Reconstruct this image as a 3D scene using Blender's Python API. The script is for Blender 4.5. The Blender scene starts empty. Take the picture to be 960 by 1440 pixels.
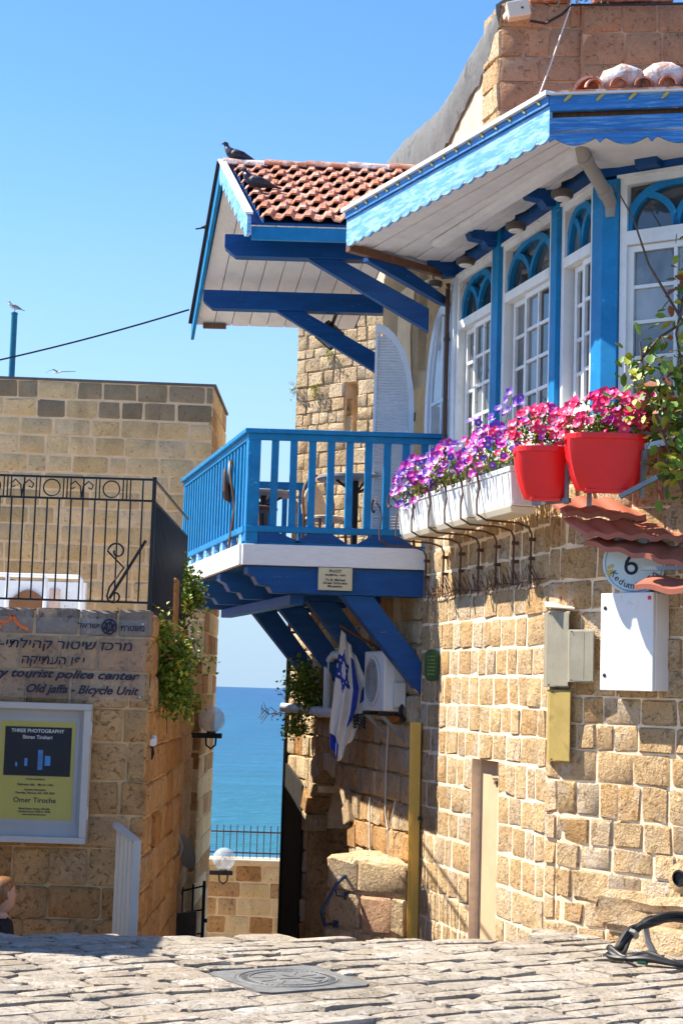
import bpy, bmesh, math, random
from mathutils import Vector as V, Matrix, noise as mnoise
random.seed(7)
R = math.radians
sc = bpy.context.scene
C = sc.collection

# ------------------------------------------------------------------ camera, sky, sun, exposure
cam_d = bpy.data.cameras.new('camera'); cam = bpy.data.objects.new('camera', cam_d); C.objects.link(cam)
cam_d.sensor_fit = 'HORIZONTAL'; cam_d.sensor_width = 24.0; cam_d.lens = 57.5
cam_d.clip_start = 0.1; cam_d.clip_end = 60000
cam.matrix_world = Matrix.Translation((0, 0, 1.6)) @ Matrix.Rotation(R(90) + math.atan(250 / 2300), 4, 'X') @ Matrix.Rotation(0.031, 4, 'Z')
sc.camera = cam
SUN = V((-1.0, 0.27, 1.28)).normalized()            # towards the sun
world = bpy.data.worlds.new('World'); sc.world = world; world.use_nodes = True
wn = world.node_tree
sky = wn.nodes.new('ShaderNodeTexSky'); sky.sky_type = 'NISHITA'; sky.sun_disc = False
sky.sun_elevation = math.asin(SUN.z); sky.sun_rotation = math.atan2(SUN.x, SUN.y)
sky.air_density = 1.0; sky.dust_density = 0.0; sky.ozone_density = 3.0; sky.altitude = 0
bg = wn.nodes['Background']; bg.inputs['Strength'].default_value = 0.115
hs = wn.nodes.new('ShaderNodeHueSaturation'); hs.inputs['Saturation'].default_value = 1.22; hs.inputs['Hue'].default_value = .507
wn.links.new(sky.outputs[0], hs.inputs['Color'])
# pale blue sea haze low down, the same all round the horizon
wtc = wn.nodes.new('ShaderNodeTexCoord'); wsp = wn.nodes.new('ShaderNodeSeparateXYZ'); wmr = wn.nodes.new('ShaderNodeMapRange'); wmx = wn.nodes.new('ShaderNodeMix')
wmr.interpolation_type = 'SMOOTHSTEP'; wmr.inputs[1].default_value = -.02; wmr.inputs[2].default_value = .36; wmx.data_type = 'RGBA'; wmx.inputs[6].default_value = (1.95, 2.75, 3.55, 1)
wn.links.new(wtc.outputs['Generated'], wsp.inputs[0]); wn.links.new(wsp.outputs[2], wmr.inputs[0]); wn.links.new(wmr.outputs[0], wmx.inputs[0]); wn.links.new(hs.outputs[0], wmx.inputs[7]); wn.links.new(wmx.outputs[2], bg.inputs[0])
sun_d = bpy.data.lights.new('sun', 'SUN'); sun_d.energy = 5.0; sun_d.angle = R(0.5); sun_d.color = (1, .94, .82)
sun = bpy.data.objects.new('sun', sun_d); C.objects.link(sun)
sun.rotation_euler = SUN.to_track_quat('Z', 'Y').to_euler()
sc.view_settings.view_transform = 'Standard'; sc.view_settings.look = 'None'
sc.view_settings.exposure = 1.2; sc.view_settings.gamma = 1.0; sc.view_settings.use_curve_mapping = False
sc.cycles.use_denoising = True
sc.cycles.max_bounces = 8; sc.cycles.diffuse_bounces = 4

# ------------------------------------------------------------------ helpers
def link(o, parent=None):
    C.objects.link(o)
    if parent is not None: o.parent = parent
    return o
def tag(o, label=None, cat=None, group=None, kind=None):
    for k, v in (('label', label), ('category', cat), ('group', group), ('kind', kind)):
        if v: o[k] = v
    return o
def thing(name, label, cat, loc=(0, 0, 0), group=None):
    o = bpy.data.objects.new(name, None); o.location = loc; o.empty_display_size = .1
    link(o); LOCS[o.name] = V(loc)
    return tag(o, label, cat, group)
LOCS = {}
class MB:
    """collects geometry in world coordinates; build() makes one mesh object"""
    def __init__(s): s.v = []; s.f = []; s.mi = []
    def add(s, vs, fs, m=0):
        k = len(s.v); s.v += [tuple(p) for p in vs]
        for f in fs: s.f.append(tuple(i + k for i in f)); s.mi.append(m)
        return s
    def hexa(s, b, t, m=0):        # b,t: 4 bottom and 4 top corners, same order
        return s.add(list(b) + list(t), [(3, 2, 1, 0), (4, 5, 6, 7), (0, 1, 5, 4), (1, 2, 6, 5), (2, 3, 7, 6), (3, 0, 4, 7)], m)
    def box(s, c, size, M=None, m=0):
        c = V(c); a, b, d = [x / 2 for x in size]
        P = [V((x, y, z)) for z in (-d, d) for x, y in ((-a, -b), (a, -b), (a, b), (-a, b))]
        if M is not None: P = [M @ p for p in P]
        P = [c + p for p in P]
        return s.hexa(P[:4], P[4:], m)
    def bar(s, p0, p1, w, h, up=(0, 0, 1), m=0):
        p0, p1 = V(p0), V(p1); d = (p1 - p0).normalized(); x = d.cross(V(up))
        if x.length < 1e-4: x = d.cross(V((0, 1, 0)))
        x.normalize(); y = x.cross(d).normalized(); x *= w / 2; y *= h / 2
        q = [-x - y, x - y, x + y, -x + y]
        return s.hexa([p0 + a for a in q], [p1 + a for a in q], m)
    def tube(s, pts, r, n=8, cap=True, m=0):
        pts = [V(p) for p in pts]; rs = r if isinstance(r, (list, tuple)) else [r] * len(pts)
        k = len(s.v); px = None
        for i, p in enumerate(pts):
            d = (pts[min(i + 1, len(pts) - 1)] - pts[max(i - 1, 0)]).normalized()
            if px is None:
                px = d.cross(V((0, 0, 1)))
                if px.length < .05: px = d.cross(V((0, 1, 0)))
            px = (px - d * px.dot(d)).normalized(); py = d.cross(px)
            for j in range(n):
                a = 2 * math.pi * j / n; s.v.append(tuple(p + (px * math.cos(a) + py * math.sin(a)) * rs[i]))
        for i in range(len(pts) - 1):
            for j in range(n):
                a = k + i * n + j; b = k + i * n + (j + 1) % n
                s.f.append((a, b, b + n, a + n)); s.mi.append(m)
        if cap:
            s.f.append(tuple(k + j for j in range(n))[::-1]); s.mi.append(m)
            e = k + (len(pts) - 1) * n; s.f.append(tuple(e + j for j in range(n))); s.mi.append(m)
        return s
    def lathe(s, c, prof, n=24, ax=(0, 0, 1), sx=1, sy=1, m=0):
        ax = V(ax).normalized(); x = ax.orthogonal().normalized()
        if abs(ax.z) > .99: x = V((1, 0, 0))
        y = ax.cross(x); c = V(c); k = len(s.v)
        for r, h in prof:
            for j in range(n):
                a = 2 * math.pi * j / n; s.v.append(tuple(c + x * (r * sx * math.cos(a)) + y * (r * sy * math.sin(a)) + ax * h))
        for i in range(len(prof) - 1):
            for j in range(n):
                a = k + i * n + j; b = k + i * n + (j + 1) % n
                s.f.append((a, b, b + n, a + n)); s.mi.append(m)
        s.f.append(tuple(k + j for j in range(n))[::-1]); s.mi.append(m)
        e = k + (len(prof) - 1) * n; s.f.append(tuple(e + j for j in range(n))); s.mi.append(m)
        return s
    def prism(s, outline, o, x, y, d, m=0):
        """outline 2D in frame (x,y) at origin o, extruded by vector d; sides are quads, caps triangulated"""
        o, x, y, d = V(o), V(x), V(y), V(d); n = len(outline)
        P = [o + x * a + y * b for a, b in outline]
        from mathutils.geometry import tessellate_polygon
        tri = tessellate_polygon([[V((a, b, 0)) for a, b in outline]])
        fs = [tuple(t) for t in tri] + [tuple(i + n for i in t)[::-1] for t in tri]
        fs += [(i, (i + 1) % n, (i + 1) % n + n, i + n) for i in range(n)]
        return s.add(P + [p + d for p in P], fs, m)
    def loft(s, rings, n=10, m=0):
        """rings: (centre, rx, rz, dir) ellipses along a spine"""
        k = len(s.v)
        for c, rx, rz, d in rings:
            c = V(c); d = V(d).normalized(); x = d.cross(V((0, 0, 1))).normalized() if abs(d.z) < .93 else (V((0, 1, 0)) - d * d.y).normalized(); y = x.cross(d)
            for j in range(n):
                a = 2 * math.pi * j / n; s.v.append(tuple(c + x * (rx * math.cos(a)) + y * (rz * math.sin(a))))
        for i in range(len(rings) - 1):
            for j in range(n):
                a = k + i * n + j; b = k + i * n + (j + 1) % n
                s.f.append((a, b, b + n, a + n)); s.mi.append(m)
        s.f.append(tuple(k + j for j in range(n))[::-1]); s.mi.append(m)
        e = k + (len(rings) - 1) * n; s.f.append(tuple(e + j for j in range(n))); s.mi.append(m)
        return s
    def build(s, name, mats, parent=None, smooth=False, bevel=0, kind=None):
        me = bpy.data.meshes.new(name)
        off = V((0, 0, 0)); p = parent
        while p is not None: off += V(p.location); p = p.parent
        me.from_pydata([V(q) - off for q in s.v], [], s.f)
        for mt in (mats if isinstance(mats, (list, tuple)) else [mats]): me.materials.append(mt)
        me.polygons.foreach_set('material_index', s.mi)
        bm = bmesh.new(); bm.from_mesh(me); bmesh.ops.recalc_face_normals(bm, faces=bm.faces); bm.to_mesh(me); bm.free()
        if smooth:
            me.polygons.foreach_set('use_smooth', [True] * len(me.polygons))
            if smooth != 'all': me.set_sharp_from_angle(angle=R(34))
        o = bpy.data.objects.new(name, me); link(o, parent)
        if bevel:
            b = o.modifiers.new('bevel', 'BEVEL'); b.width = bevel; b.segments = 2; b.limit_method = 'ANGLE'
        if kind: o['kind'] = kind
        return o

# ------------------------------------------------------------------ materials (all procedural)
def nodes_of(name):
    m = bpy.data.materials.new(name); m.use_nodes = True
    return m, m.node_tree, m.node_tree.nodes['Principled BSDF']
def ramp(nt, pts, fac=None):
    r = nt.nodes.new('ShaderNodeValToRGB'); e = r.color_ramp.elements
    while len(e) < len(pts): e.new(.5)
    for q, (p, c) in zip(e, pts): q.position = p; q.color = (*c, 1) if len(c) == 3 else c
    if fac is not None: nt.links.new(fac, r.inputs[0])
    return r
def nz(nt, vec, scale, detail=4, rough=.6, dist=0):
    n = nt.nodes.new('ShaderNodeTexNoise'); n.inputs['Scale'].default_value = scale; n.inputs['Detail'].default_value = detail
    n.inputs['Roughness'].default_value = rough; n.inputs['Distortion'].default_value = dist
    if vec is not None: nt.links.new(vec, n.inputs['Vector'])
    return n.outputs[0]
def mixc(nt, fac, a, b, mode='MIX'):
    m = nt.nodes.new('ShaderNodeMix'); m.data_type = 'RGBA'; m.blend_type = mode
    for sock, val in ((m.inputs[0], fac), (m.inputs[6], a), (m.inputs[7], b)):
        if isinstance(val, bpy.types.NodeSocket): nt.links.new(val, sock)
        elif isinstance(val, (int, float)): sock.default_value = val
        else: sock.default_value = (*val, 1)
    return m.outputs[2]
def rndvec(nt, stretch=None):
    tc = nt.nodes.new('ShaderNodeTexCoord'); oi = nt.nodes.new('ShaderNodeObjectInfo')
    sc_ = nt.nodes.new('ShaderNodeMath'); sc_.operation = 'MULTIPLY'; sc_.inputs[1].default_value = 57.0
    nt.links.new(oi.outputs['Random'], sc_.inputs[0])
    ad = nt.nodes.new('ShaderNodeVectorMath'); ad.operation = 'ADD'
    nt.links.new(tc.outputs['Object'], ad.inputs[0]); nt.links.new(sc_.outputs[0], ad.inputs[1])
    out = ad.outputs[0]
    if stretch:
        mp = nt.nodes.new('ShaderNodeMapping'); mp.inputs['Scale'].default_value = stretch; nt.links.new(out, mp.inputs[0]); out = mp.outputs[0]
    return out, oi.outputs['Random']
def bump(nt, bs, hs, dist=.01, strength=.6):
    b = nt.nodes.new('ShaderNodeBump'); b.inputs['Strength'].default_value = strength; b.inputs['Distance'].default_value = dist
    nt.links.new(hs, b.inputs['Height']); nt.links.new(b.outputs[0], bs.inputs['Normal'])
    return b
def math_(nt, op, a, b=None):
    m = nt.nodes.new('ShaderNodeMath'); m.operation = op
    for sock, val in ((m.inputs[0], a), (m.inputs[1], b)):
        if val is None: continue
        if isinstance(val, bpy.types.NodeSocket): nt.links.new(val, sock)
        else: sock.default_value = val
    return m.outputs[0]
def stone_mat(name, cols, dark, pit=.55, rough_bump=.02, pale=None, fine=40, pits=1.0, grime=.55):
    m, nt, bs = nodes_of(name); vec, rnd = rndvec(nt)
    n = len(cols)
    base = ramp(nt, [(i / max(1, n - 1), c) for i, c in enumerate(cols)], rnd).outputs[0]
    big = nz(nt, vec, 5, 5, .65)
    col = mixc(nt, ramp(nt, [(.38, (0, 0, 0)), (.68, (1, 1, 1))], big).outputs[0], base, mixc(nt, .38, base, dark))
    if pale is not None:
        pm = nz(nt, vec, 3.1, 6, .7, .4)
        col = mixc(nt, ramp(nt, [(.52, (0, 0, 0)), (.70, (.8, .8, .8))], pm).outputs[0], col, pale)
    fn = nz(nt, vec, fine, 6, .75)
    pv = nz(nt, vec, 22, 4, .7, .6)
    pitm = ramp(nt, [(.0, (1, 1, 1)), (pit - .16, (.85, .85, .85)), (pit - .1, (0, 0, 0))], pv).outputs[0]
    col = mixc(nt, math_(nt, 'MULTIPLY', pitm, .55 * pits), col, tuple(x * .45 for x in dark))
    col = mixc(nt, .5, col, ramp(nt, [(.25, (.55, .55, .55)), (.75, (1.4, 1.4, 1.4))], fn).outputs[0], 'MULTIPLY')
    tcg = nt.nodes.new('ShaderNodeTexCoord'); mpg = nt.nodes.new('ShaderNodeMapping'); mpg.inputs['Scale'].default_value = (1.6, 1.6, .55); nt.links.new(tcg.outputs['Object'], mpg.inputs[0])
    gr = nz(nt, mpg.outputs[0], 1.1, 6, .68, .5)
    col = mixc(nt, ramp(nt, [(.50, (0, 0, 0)), (.74, (grime, grime, grime))], gr).outputs[0], col, tuple(x * .55 for x in dark))
    nt.links.new(col, bs.inputs['Base Color']); bs.inputs['Roughness'].default_value = .92; bs.inputs['Specular IOR Level'].default_value = .15
    mid = nz(nt, vec, 13, 5, .7, .3)
    h = math_(nt, 'ADD', math_(nt, 'ADD', math_(nt, 'MULTIPLY', fn, .7), math_(nt, 'MULTIPLY', mid, 1.1)), math_(nt, 'ADD', math_(nt, 'MULTIPLY', big, .6), math_(nt, 'MULTIPLY', pitm, -.4 * pits)))
    bump(nt, bs, h, rough_bump, 1.0)
    return m
def surf(name, col, rough=.6, var=.15, scale=8, bumpd=.002, metal=0, wear=None, wearamt=.5, stretch=None, spec=.4, wearscale=14, chip=None):
    m, nt, bs = nodes_of(name); vec, rnd = rndvec(nt, stretch)
    n1 = nz(nt, vec, scale, 5, .6)
    lo = tuple(c * (1 - var) for c in col); hi = tuple(min(1, c * (1 + var)) for c in col)
    c = ramp(nt, [(.3, lo), (.7, hi)], n1).outputs[0]
    if wear:
        w = nz(nt, vec, wearscale, 7, .72, .3)
        c = mixc(nt, ramp(nt, [(1 - wearamt - .04, (0, 0, 0)), (1 - wearamt + .08, (1, 1, 1))], w).outputs[0], c, wear)
    if chip:
        cn1 = nz(nt, vec, 38, 6, .75, .2); cn2 = nz(nt, vec, 3.5, 3, .6)
        c = mixc(nt, ramp(nt, [(.645, (0, 0, 0)), (.68, (1, 1, 1))], math_(nt, 'ADD', math_(nt, 'MULTIPLY', cn1, .7), math_(nt, 'MULTIPLY', cn2, .36))).outputs[0], c, chip)
        dn = nz(nt, vec, 1.4, 5, .7); c = mixc(nt, ramp(nt, [(.5, (0, 0, 0)), (.75, (.5, .5, .5))], dn).outputs[0], c, tuple(x * .45 + .01 for x in col))
    nt.links.new(c, bs.inputs['Base Color']); bs.inputs['Roughness'].default_value = rough; bs.inputs['Metallic'].default_value = metal
    bs.inputs['Specular IOR Level'].default_value = spec
    if bumpd: bump(nt, bs, nz(nt, vec, scale * 4, 5, .65), bumpd, .8)
    return m
def emis_free_glass(name, tint, rough=.03, alpha=1.0):
    m, nt, bs = nodes_of(name); bs.inputs['Base Color'].default_value = (*tint, 1); bs.inputs['Roughness'].default_value = rough
    bs.inputs['Specular IOR Level'].default_value = .8
    if alpha < 1:
        bs.inputs['Alpha'].default_value = alpha
    return m
MT = {}
M = MT
M['stone_r'] = stone_mat('limestone_near', [(.78, .50, .24), (.85, .61, .35), (.82, .55, .28), (.86, .67, .45), (.74, .45, .20), (.85, .60, .33)], (.60, .33, .13), .53, .06, pale=(.84, .72, .58), grime=.22)
M['stone_up'] = stone_mat('limestone_upper', [(.50, .26, .14), (.56, .31, .17), (.46, .25, .14), (.58, .36, .22)], (.30, .15, .08), .50, .018)
M['stone_l'] = stone_mat('limestone_left', [(.66, .36, .14), (.72, .44, .20), (.56, .28, .10), (.68, .43, .22), (.74, .48, .23)], (.30, .14, .05), .53, .035)
M['stone_t'] = stone_mat('limestone_tower', [(.74, .53, .27), (.80, .59, .32), (.66, .46, .22), (.76, .56, .31), (.82, .62, .37)], (.38, .26, .12), .50, .010)
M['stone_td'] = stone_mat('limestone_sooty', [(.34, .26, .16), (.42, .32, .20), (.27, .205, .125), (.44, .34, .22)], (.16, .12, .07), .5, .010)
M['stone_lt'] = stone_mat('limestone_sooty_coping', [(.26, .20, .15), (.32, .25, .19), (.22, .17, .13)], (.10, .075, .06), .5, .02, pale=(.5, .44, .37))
M['stone_f'] = stone_mat('limestone_far', [(.66, .48, .28), (.72, .55, .34), (.60, .43, .25), (.70, .54, .36)], (.46, .30, .15), .52, .03, pale=(.74, .62, .45))
M['stone_p'] = stone_mat('paving_limestone', [(.46, .395, .31), (.52, .45, .365), (.41, .355, .29), (.50, .41, .31), (.55, .485, .41)], (.29, .225, .16), .52, .03, pale=(.70, .65, .58), fine=45)
M['mortar_r'] = surf('pale_mortar', (.82, .64, .44), .95, .18, 9, .006)
M['mortar_l'] = surf('brown_mortar', (.60, .38, .18), .95, .2, 9, .005)
M['mortar_t'] = surf('tower_mortar', (.80, .59, .36), .95, .12, 9, .004)
M['mortar_up'] = surf('pink_mortar', (.52, .33, .21), .95, .15, 9, .004)
M['dirt'] = surf('joint_dirt', (.16, .13, .10), .95, .3, 12, .01)
M['plaster'] = surf('cream_plaster', (.68, .52, .34), .9, .14, 2.5, .006, wear=(.52, .36, .2), wearamt=.36, wearscale=3)
M['plaster_o'] = surf('ochre_plaster', (.46, .29, .13), .9, .25, 2.5, .006, wear=(.3, .2, .12), wearamt=.4, wearscale=4)
M['plaster_n'] = surf('niche_plaster', (.58, .40, .24), .9, .10, 3, .003)
M['cement'] = surf('grey_cement', (.135, .133, .13), .85, .18, 4, .012, wear=(.045, .043, .04), wearamt=.40, wearscale=4, stretch=(1, 1, .6))
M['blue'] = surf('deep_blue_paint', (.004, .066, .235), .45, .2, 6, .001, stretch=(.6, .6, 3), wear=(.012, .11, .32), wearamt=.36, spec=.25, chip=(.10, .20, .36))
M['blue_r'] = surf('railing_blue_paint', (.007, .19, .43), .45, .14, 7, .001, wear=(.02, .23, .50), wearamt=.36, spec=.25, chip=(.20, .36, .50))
M['blue_w'] = surf('weathered_light_blue_paint', (.10, .32, .66), .6, .15, 9, .002, wear=(.30, .52, .78), wearamt=.50, wearscale=7, stretch=(.7, .7, 5), chip=(.55, .60, .62))
M['blue_w2'] = surf('weathered_blue_paint', (.030, .18, .48), .6, .2, 9, .002, wear=(.16, .38, .64), wearamt=.46, wearscale=12, stretch=(.35, .35, 6), chip=(.48, .56, .62))
M['white'] = surf('white_paint', (.78, .78, .77), .5, .05, 7, .001, wear=(.62, .60, .56), wearamt=.34, chip=(.42, .40, .36))
M['white_b'] = surf('weathered_white_board', (.76, .75, .73), .7, .06, 9, .002, wear=(.45, .42, .38), wearamt=.30, wearscale=20, stretch=(1, 1, 6))
M['soffit'] = surf('soffit_white', (.70, .705, .71), .7, .08, 6, .001, wear=(.42, .39, .35), wearamt=.32)
M['lilac'] = surf('pale_shutter_paint', (.62, .68, .76), .5, .05, 6, .001)
def pane_mat(name, lo, hi):
    m, nt, bs = nodes_of(name); vec, rn = rndvec(nt); n1 = nz(nt, vec, 2.2, 3, .6, .6)
    f = math_(nt, 'MULTIPLY', math_(nt, 'ADD', rn, n1), .5)
    nt.links.new(ramp(nt, [(.35, lo), (.65, hi)], f).outputs[0], bs.inputs['Base Color']); bs.inputs['Roughness'].default_value = .04; bs.inputs['Specular IOR Level'].default_value = .9
    bump(nt, bs, nz(nt, vec, 3.0, 2, .5), .004, .5)
    return m
M['pane'] = pane_mat('window_glass', (.018, .022, .026), (.16, .17, .17))
M['pane2'] = pane_mat('curtained_window_glass', (.05, .06, .07), (.34, .36, .37))
M['clear'] = emis_free_glass('clear_acrylic', (.75, .78, .8), .05, .05)
M['case_glass'] = emis_free_glass('case_glass', (.5, .52, .54), .03, .03)
M['tile'] = surf('terracotta', (.40, .135, .065), .85, .3, 5, .004, wear=(.56, .37, .30), wearamt=.48, wearscale=8, chip=(.16, .09, .06))
M['tile_o'] = surf('mortared_ridge', (.50, .30, .24), .9, .3, 9, .012, wear=(.70, .64, .62), wearamt=.52, wearscale=10)
M['tile_s'] = surf('painted_tile_sheet', (.38, .115, .065), .55, .12, 6, .002)
M['wood'] = surf('brown_wood', (.16, .07, .03), .5, .3, 10, .001, stretch=(4, 4, .6))
M['iron'] = surf('black_iron', (.012, .012, .013), .5, .3, 20, .001)
M['rust'] = surf('rusty_iron', (.10, .05, .028), .75, .4, 25, .001)
M['steel'] = surf('galvanised_steel', (.42, .44, .46), .4, .12, 9, .001, metal=.7)
M['steel_d'] = surf('grey_steel', (.20, .21, .22), .45, .15, 9, .001, metal=.6)
M['grey_cover'] = surf('metal_cover', (.33, .295, .215), .5, .15, 5, .001, metal=.2, wear=(.22, .19, .13), wearamt=.38, wearscale=6)
M['yel_cover'] = surf('olive_cover', (.42, .30, .09), .5, .2, 5, .001, metal=.1, wear=(.28, .19, .08), wearamt=.42, wearscale=5)
M['yel_post'] = surf('yellow_paint', (.72, .45, .08), .5, .08, 5, .001)
M['frame_w'] = surf('grey_white_frame', (.46, .43, .39), .5, .06, 5, .0)
M['pvc'] = surf('pvc_white', (.66, .63, .58), .5, .06, 5, .0)
M['pvc_g'] = surf('pvc_grey', (.30, .27, .24), .5, .1, 5, .0)
M['box_w'] = surf('white_plastic', (.74, .73, .70), .45, .03, 5, .0, wear=(.60, .57, .51), wearamt=.36, wearscale=5)
M['cream'] = surf('cream_plastic', (.68, .60, .46), .5, .05, 5, .0)
M['black'] = surf('black_rubber', (.012, .012, .013), .45, .2, 9, .0)
M['brownpipe'] = surf('brown_pipe', (.07, .035, .022), .6, .2, 9, .001)
M['dark'] = surf('dark_timber_and_shade', (.018, .014, .011), .8, .3, 9, .003)  # near-black timber tone, also used to paint in the shade of openings
M['red'] = surf('red_plastic', (.80, .010, .010), .32, .06, 4, .0, spec=.5)
M['leaf'] = surf('leaf_green', (.11, .20, .022), .5, .5, 30, .0)
M['leaf_y'] = surf('leaf_yellow_green', (.36, .37, .04), .5, .45, 25, .0)
M['leaf_r'] = surf('leaf_rust', (.24, .075, .03), .6, .3, 25, .0)
M['stem'] = surf('stem_brown', (.11, .07, .045), .8, .3, 20, .0)
M['pet_m'] = surf('petal_magenta', (.52, .016, .38), .5, .15, 40, .0)
M['pet_v'] = surf('petal_violet', (.19, .06, .52), .5, .25, 40, .0)
M['pet_p'] = surf('petal_pink', (.92, .030, .17), .5, .15, 40, .0)
M['pet_l'] = surf('petal_lilac', (.50, .30, .62), .5, .2, 40, .0)
M['pet_y'] = surf('petal_throat', (.75, .62, .35), .6, .1, 40, .0)
M['ink'] = surf('sign_ink', (.007, .009, .035), .5, .05, 9, .0)
M['ink_k'] = surf('black_ink', (.012, .012, .014), .6, .05, 9, .0)
M['ink_o'] = surf('orange_ink', (.85, .16, .015), .5, .05, 9, .0)
M['paper_y'] = surf('yellow_paper', (.46, .39, .085), .8, .04, 3, .0, spec=.05)
M['paper_w'] = surf('grey_white_board', (.38, .375, .36), .7, .05, 3, .0)
M['print_d'] = surf('dark_print', (.004, .005, .010), .7, .4, 6, .0, spec=.02)
M['print_b'] = surf('blue_print', (.015, .20, .50), .4, .4, 9, .0)
M['print_w'] = surf('pale_print', (.62, .62, .62), .6, .05, 9, .0)
M['sign_bl'] = surf('pale_blue_enamel', (.50, .66, .72), .3, .03, 4, .0)
M['plaque'] = surf('plaque_cream', (.60, .53, .34), .5, .06, 9, .0)
M['green_pl'] = surf('green_enamel', (.025, .06, .012), .35, .3, 40, .004)
M['flag_w'] = surf('flag_white', (.70, .68, .64), .85, .06, 9, .0)
M['flag_b'] = surf('flag_blue', (.02, .05, .32), .85, .1, 9, .0)
M['skin'] = surf('skin', (.55, .30, .20), .55, .08, 9, .0)
M['hair'] = surf('blond_brown_hair', (.26, .11, .035), .5, .5, 60, .003, stretch=(1, 1, .15))
M['cloth_k'] = surf('black_cotton', (.012, .012, .014), .9, .2, 20, .0)
M['jeans'] = surf('dark_denim', (.03, .04, .08), .9, .2, 20, .0)
M['pig'] = surf('pigeon_slate', (.030, .032, .045), .6, .5, 18, .0)
M['pig_g'] = surf('pigeon_grey', (.13, .14, .17), .6, .3, 18, .0)
M['pig_n'] = surf('pigeon_neck', (.05, .025, .06), .35, .4, 18, .0)
M['gull_w'] = surf('gull_white', (.68, .68, .68), .7, .08, 18, .0)
M['gull_g'] = surf('gull_grey', (.26, .27, .29), .7, .15, 18, .0)
M['beak'] = surf('beak_horn', (.10, .09, .085), .5, .1, 18, .0)
M['turq'] = surf('turquoise_paint', (.012, .17, .26), .5, .12, 8, .001)
M['iron_mh'] = surf('cast_iron', (.17, .165, .155), .6, .25, 14, .002, metal=.1)
M['lampshade'] = surf('brown_lamp_shade', (.085, .065, .05), .6, .2, 14, .001)
M['navy'] = surf('navy_paint', (.006, .03, .085), .45, .2, 14, .001)
M['globe'] = emis_free_glass('globe_glass', (.62, .67, .70), .05, .42)
M['corten'] = surf('brown_door', (.20, .085, .03), .6, .15, 5, .001)
M['wicker'] = surf('cream_wicker', (.62, .50, .36), .8, .2, 60, .003)
M['ttop'] = surf('table_top_grey', (.30, .27, .25), .5, .1, 9, .0)
# sea: teal near the shore, deeper blue further out, small waves as bump
def sea_mat():
    m, nt, bs = nodes_of('sea_water')
    tc = nt.nodes.new('ShaderNodeTexCoord'); sp = nt.nodes.new('ShaderNodeSeparateXYZ'); nt.links.new(tc.outputs['Object'], sp.inputs[0])
    y = math_(nt, 'LOGARITHM', math_(nt, 'MAXIMUM', sp.outputs[1], 10), 10)
    f = math_(nt, 'DIVIDE', math_(nt, 'SUBTRACT', y, 2.1), 1.9)
    mp = nt.nodes.new('ShaderNodeMapping'); mp.inputs['Scale'].default_value = (.035, .12, 1); nt.links.new(tc.outputs['Object'], mp.inputs[0])
    sw = nz(nt, mp.outputs[0], 1.0, 8, .62, .4)
    c = ramp(nt, [(0, (.006, .125, .15)), (.25, (.004, .078, .145)), (.7, (.003, .040, .13)), (1, (.003, .032, .12))], f).outputs[0]
    c = mixc(nt, ramp(nt, [(.44, (0, 0, 0)), (.62, (.7, .7, .7))], sw).outputs[0], c, (.012, .13, .22))
    nt.links.new(c, bs.inputs['Base Color']); bs.inputs['Roughness'].default_value = .35; bs.inputs['Specular IOR Level'].default_value = .25
    mp2 = nt.nodes.new('ShaderNodeMapping'); mp2.inputs['Scale'].default_value = (.25, .5, 1); nt.links.new(tc.outputs['Object'], mp2.inputs[0])
    bump(nt, bs, nz(nt, mp2.outputs[0], 1.0, 6, .6), 1.2, 1.0)
    return m
M['sea'] = sea_mat()

# ------------------------------------------------------------------ text
def text_mesh(body, size, o, x, y, mat, parent, name='lettering', align='CENTER', shear=0, thick=.0012, bold=0, sx=1.0):
    cu = bpy.data.curves.new('txt', 'FONT'); cu.body = body; cu.size = size; cu.align_x = align; cu.shear = shear; cu.extrude = thick; cu.offset = bold
    cu.resolution_u = 3
    t = bpy.data.objects.new('txt', cu); C.objects.link(t); bpy.context.view_layer.update()
    dg = bpy.context.evaluated_depsgraph_get(); me = bpy.data.meshes.new_from_object(t.evaluated_get(dg))
    bpy.data.objects.remove(t)
    x, y = V(x).normalized(), V(y).normalized(); z = x.cross(y)
    off = V((0, 0, 0)); p = parent
    while p is not None: off += V(p.location); p = p.parent
    Mx = Matrix(((x.x * sx, y.x, z.x, o[0] - off.x), (x.y * sx, y.y, z.y, o[1] - off.y), (x.z * sx, y.z, z.z, o[2] - off.z), (0, 0, 0, 1)))
    me.transform(Mx); me.materials.clear(); me.materials.append(mat); me.name = name
    ob = bpy.data.objects.new(name, me); link(ob, parent)
    return ob

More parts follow.
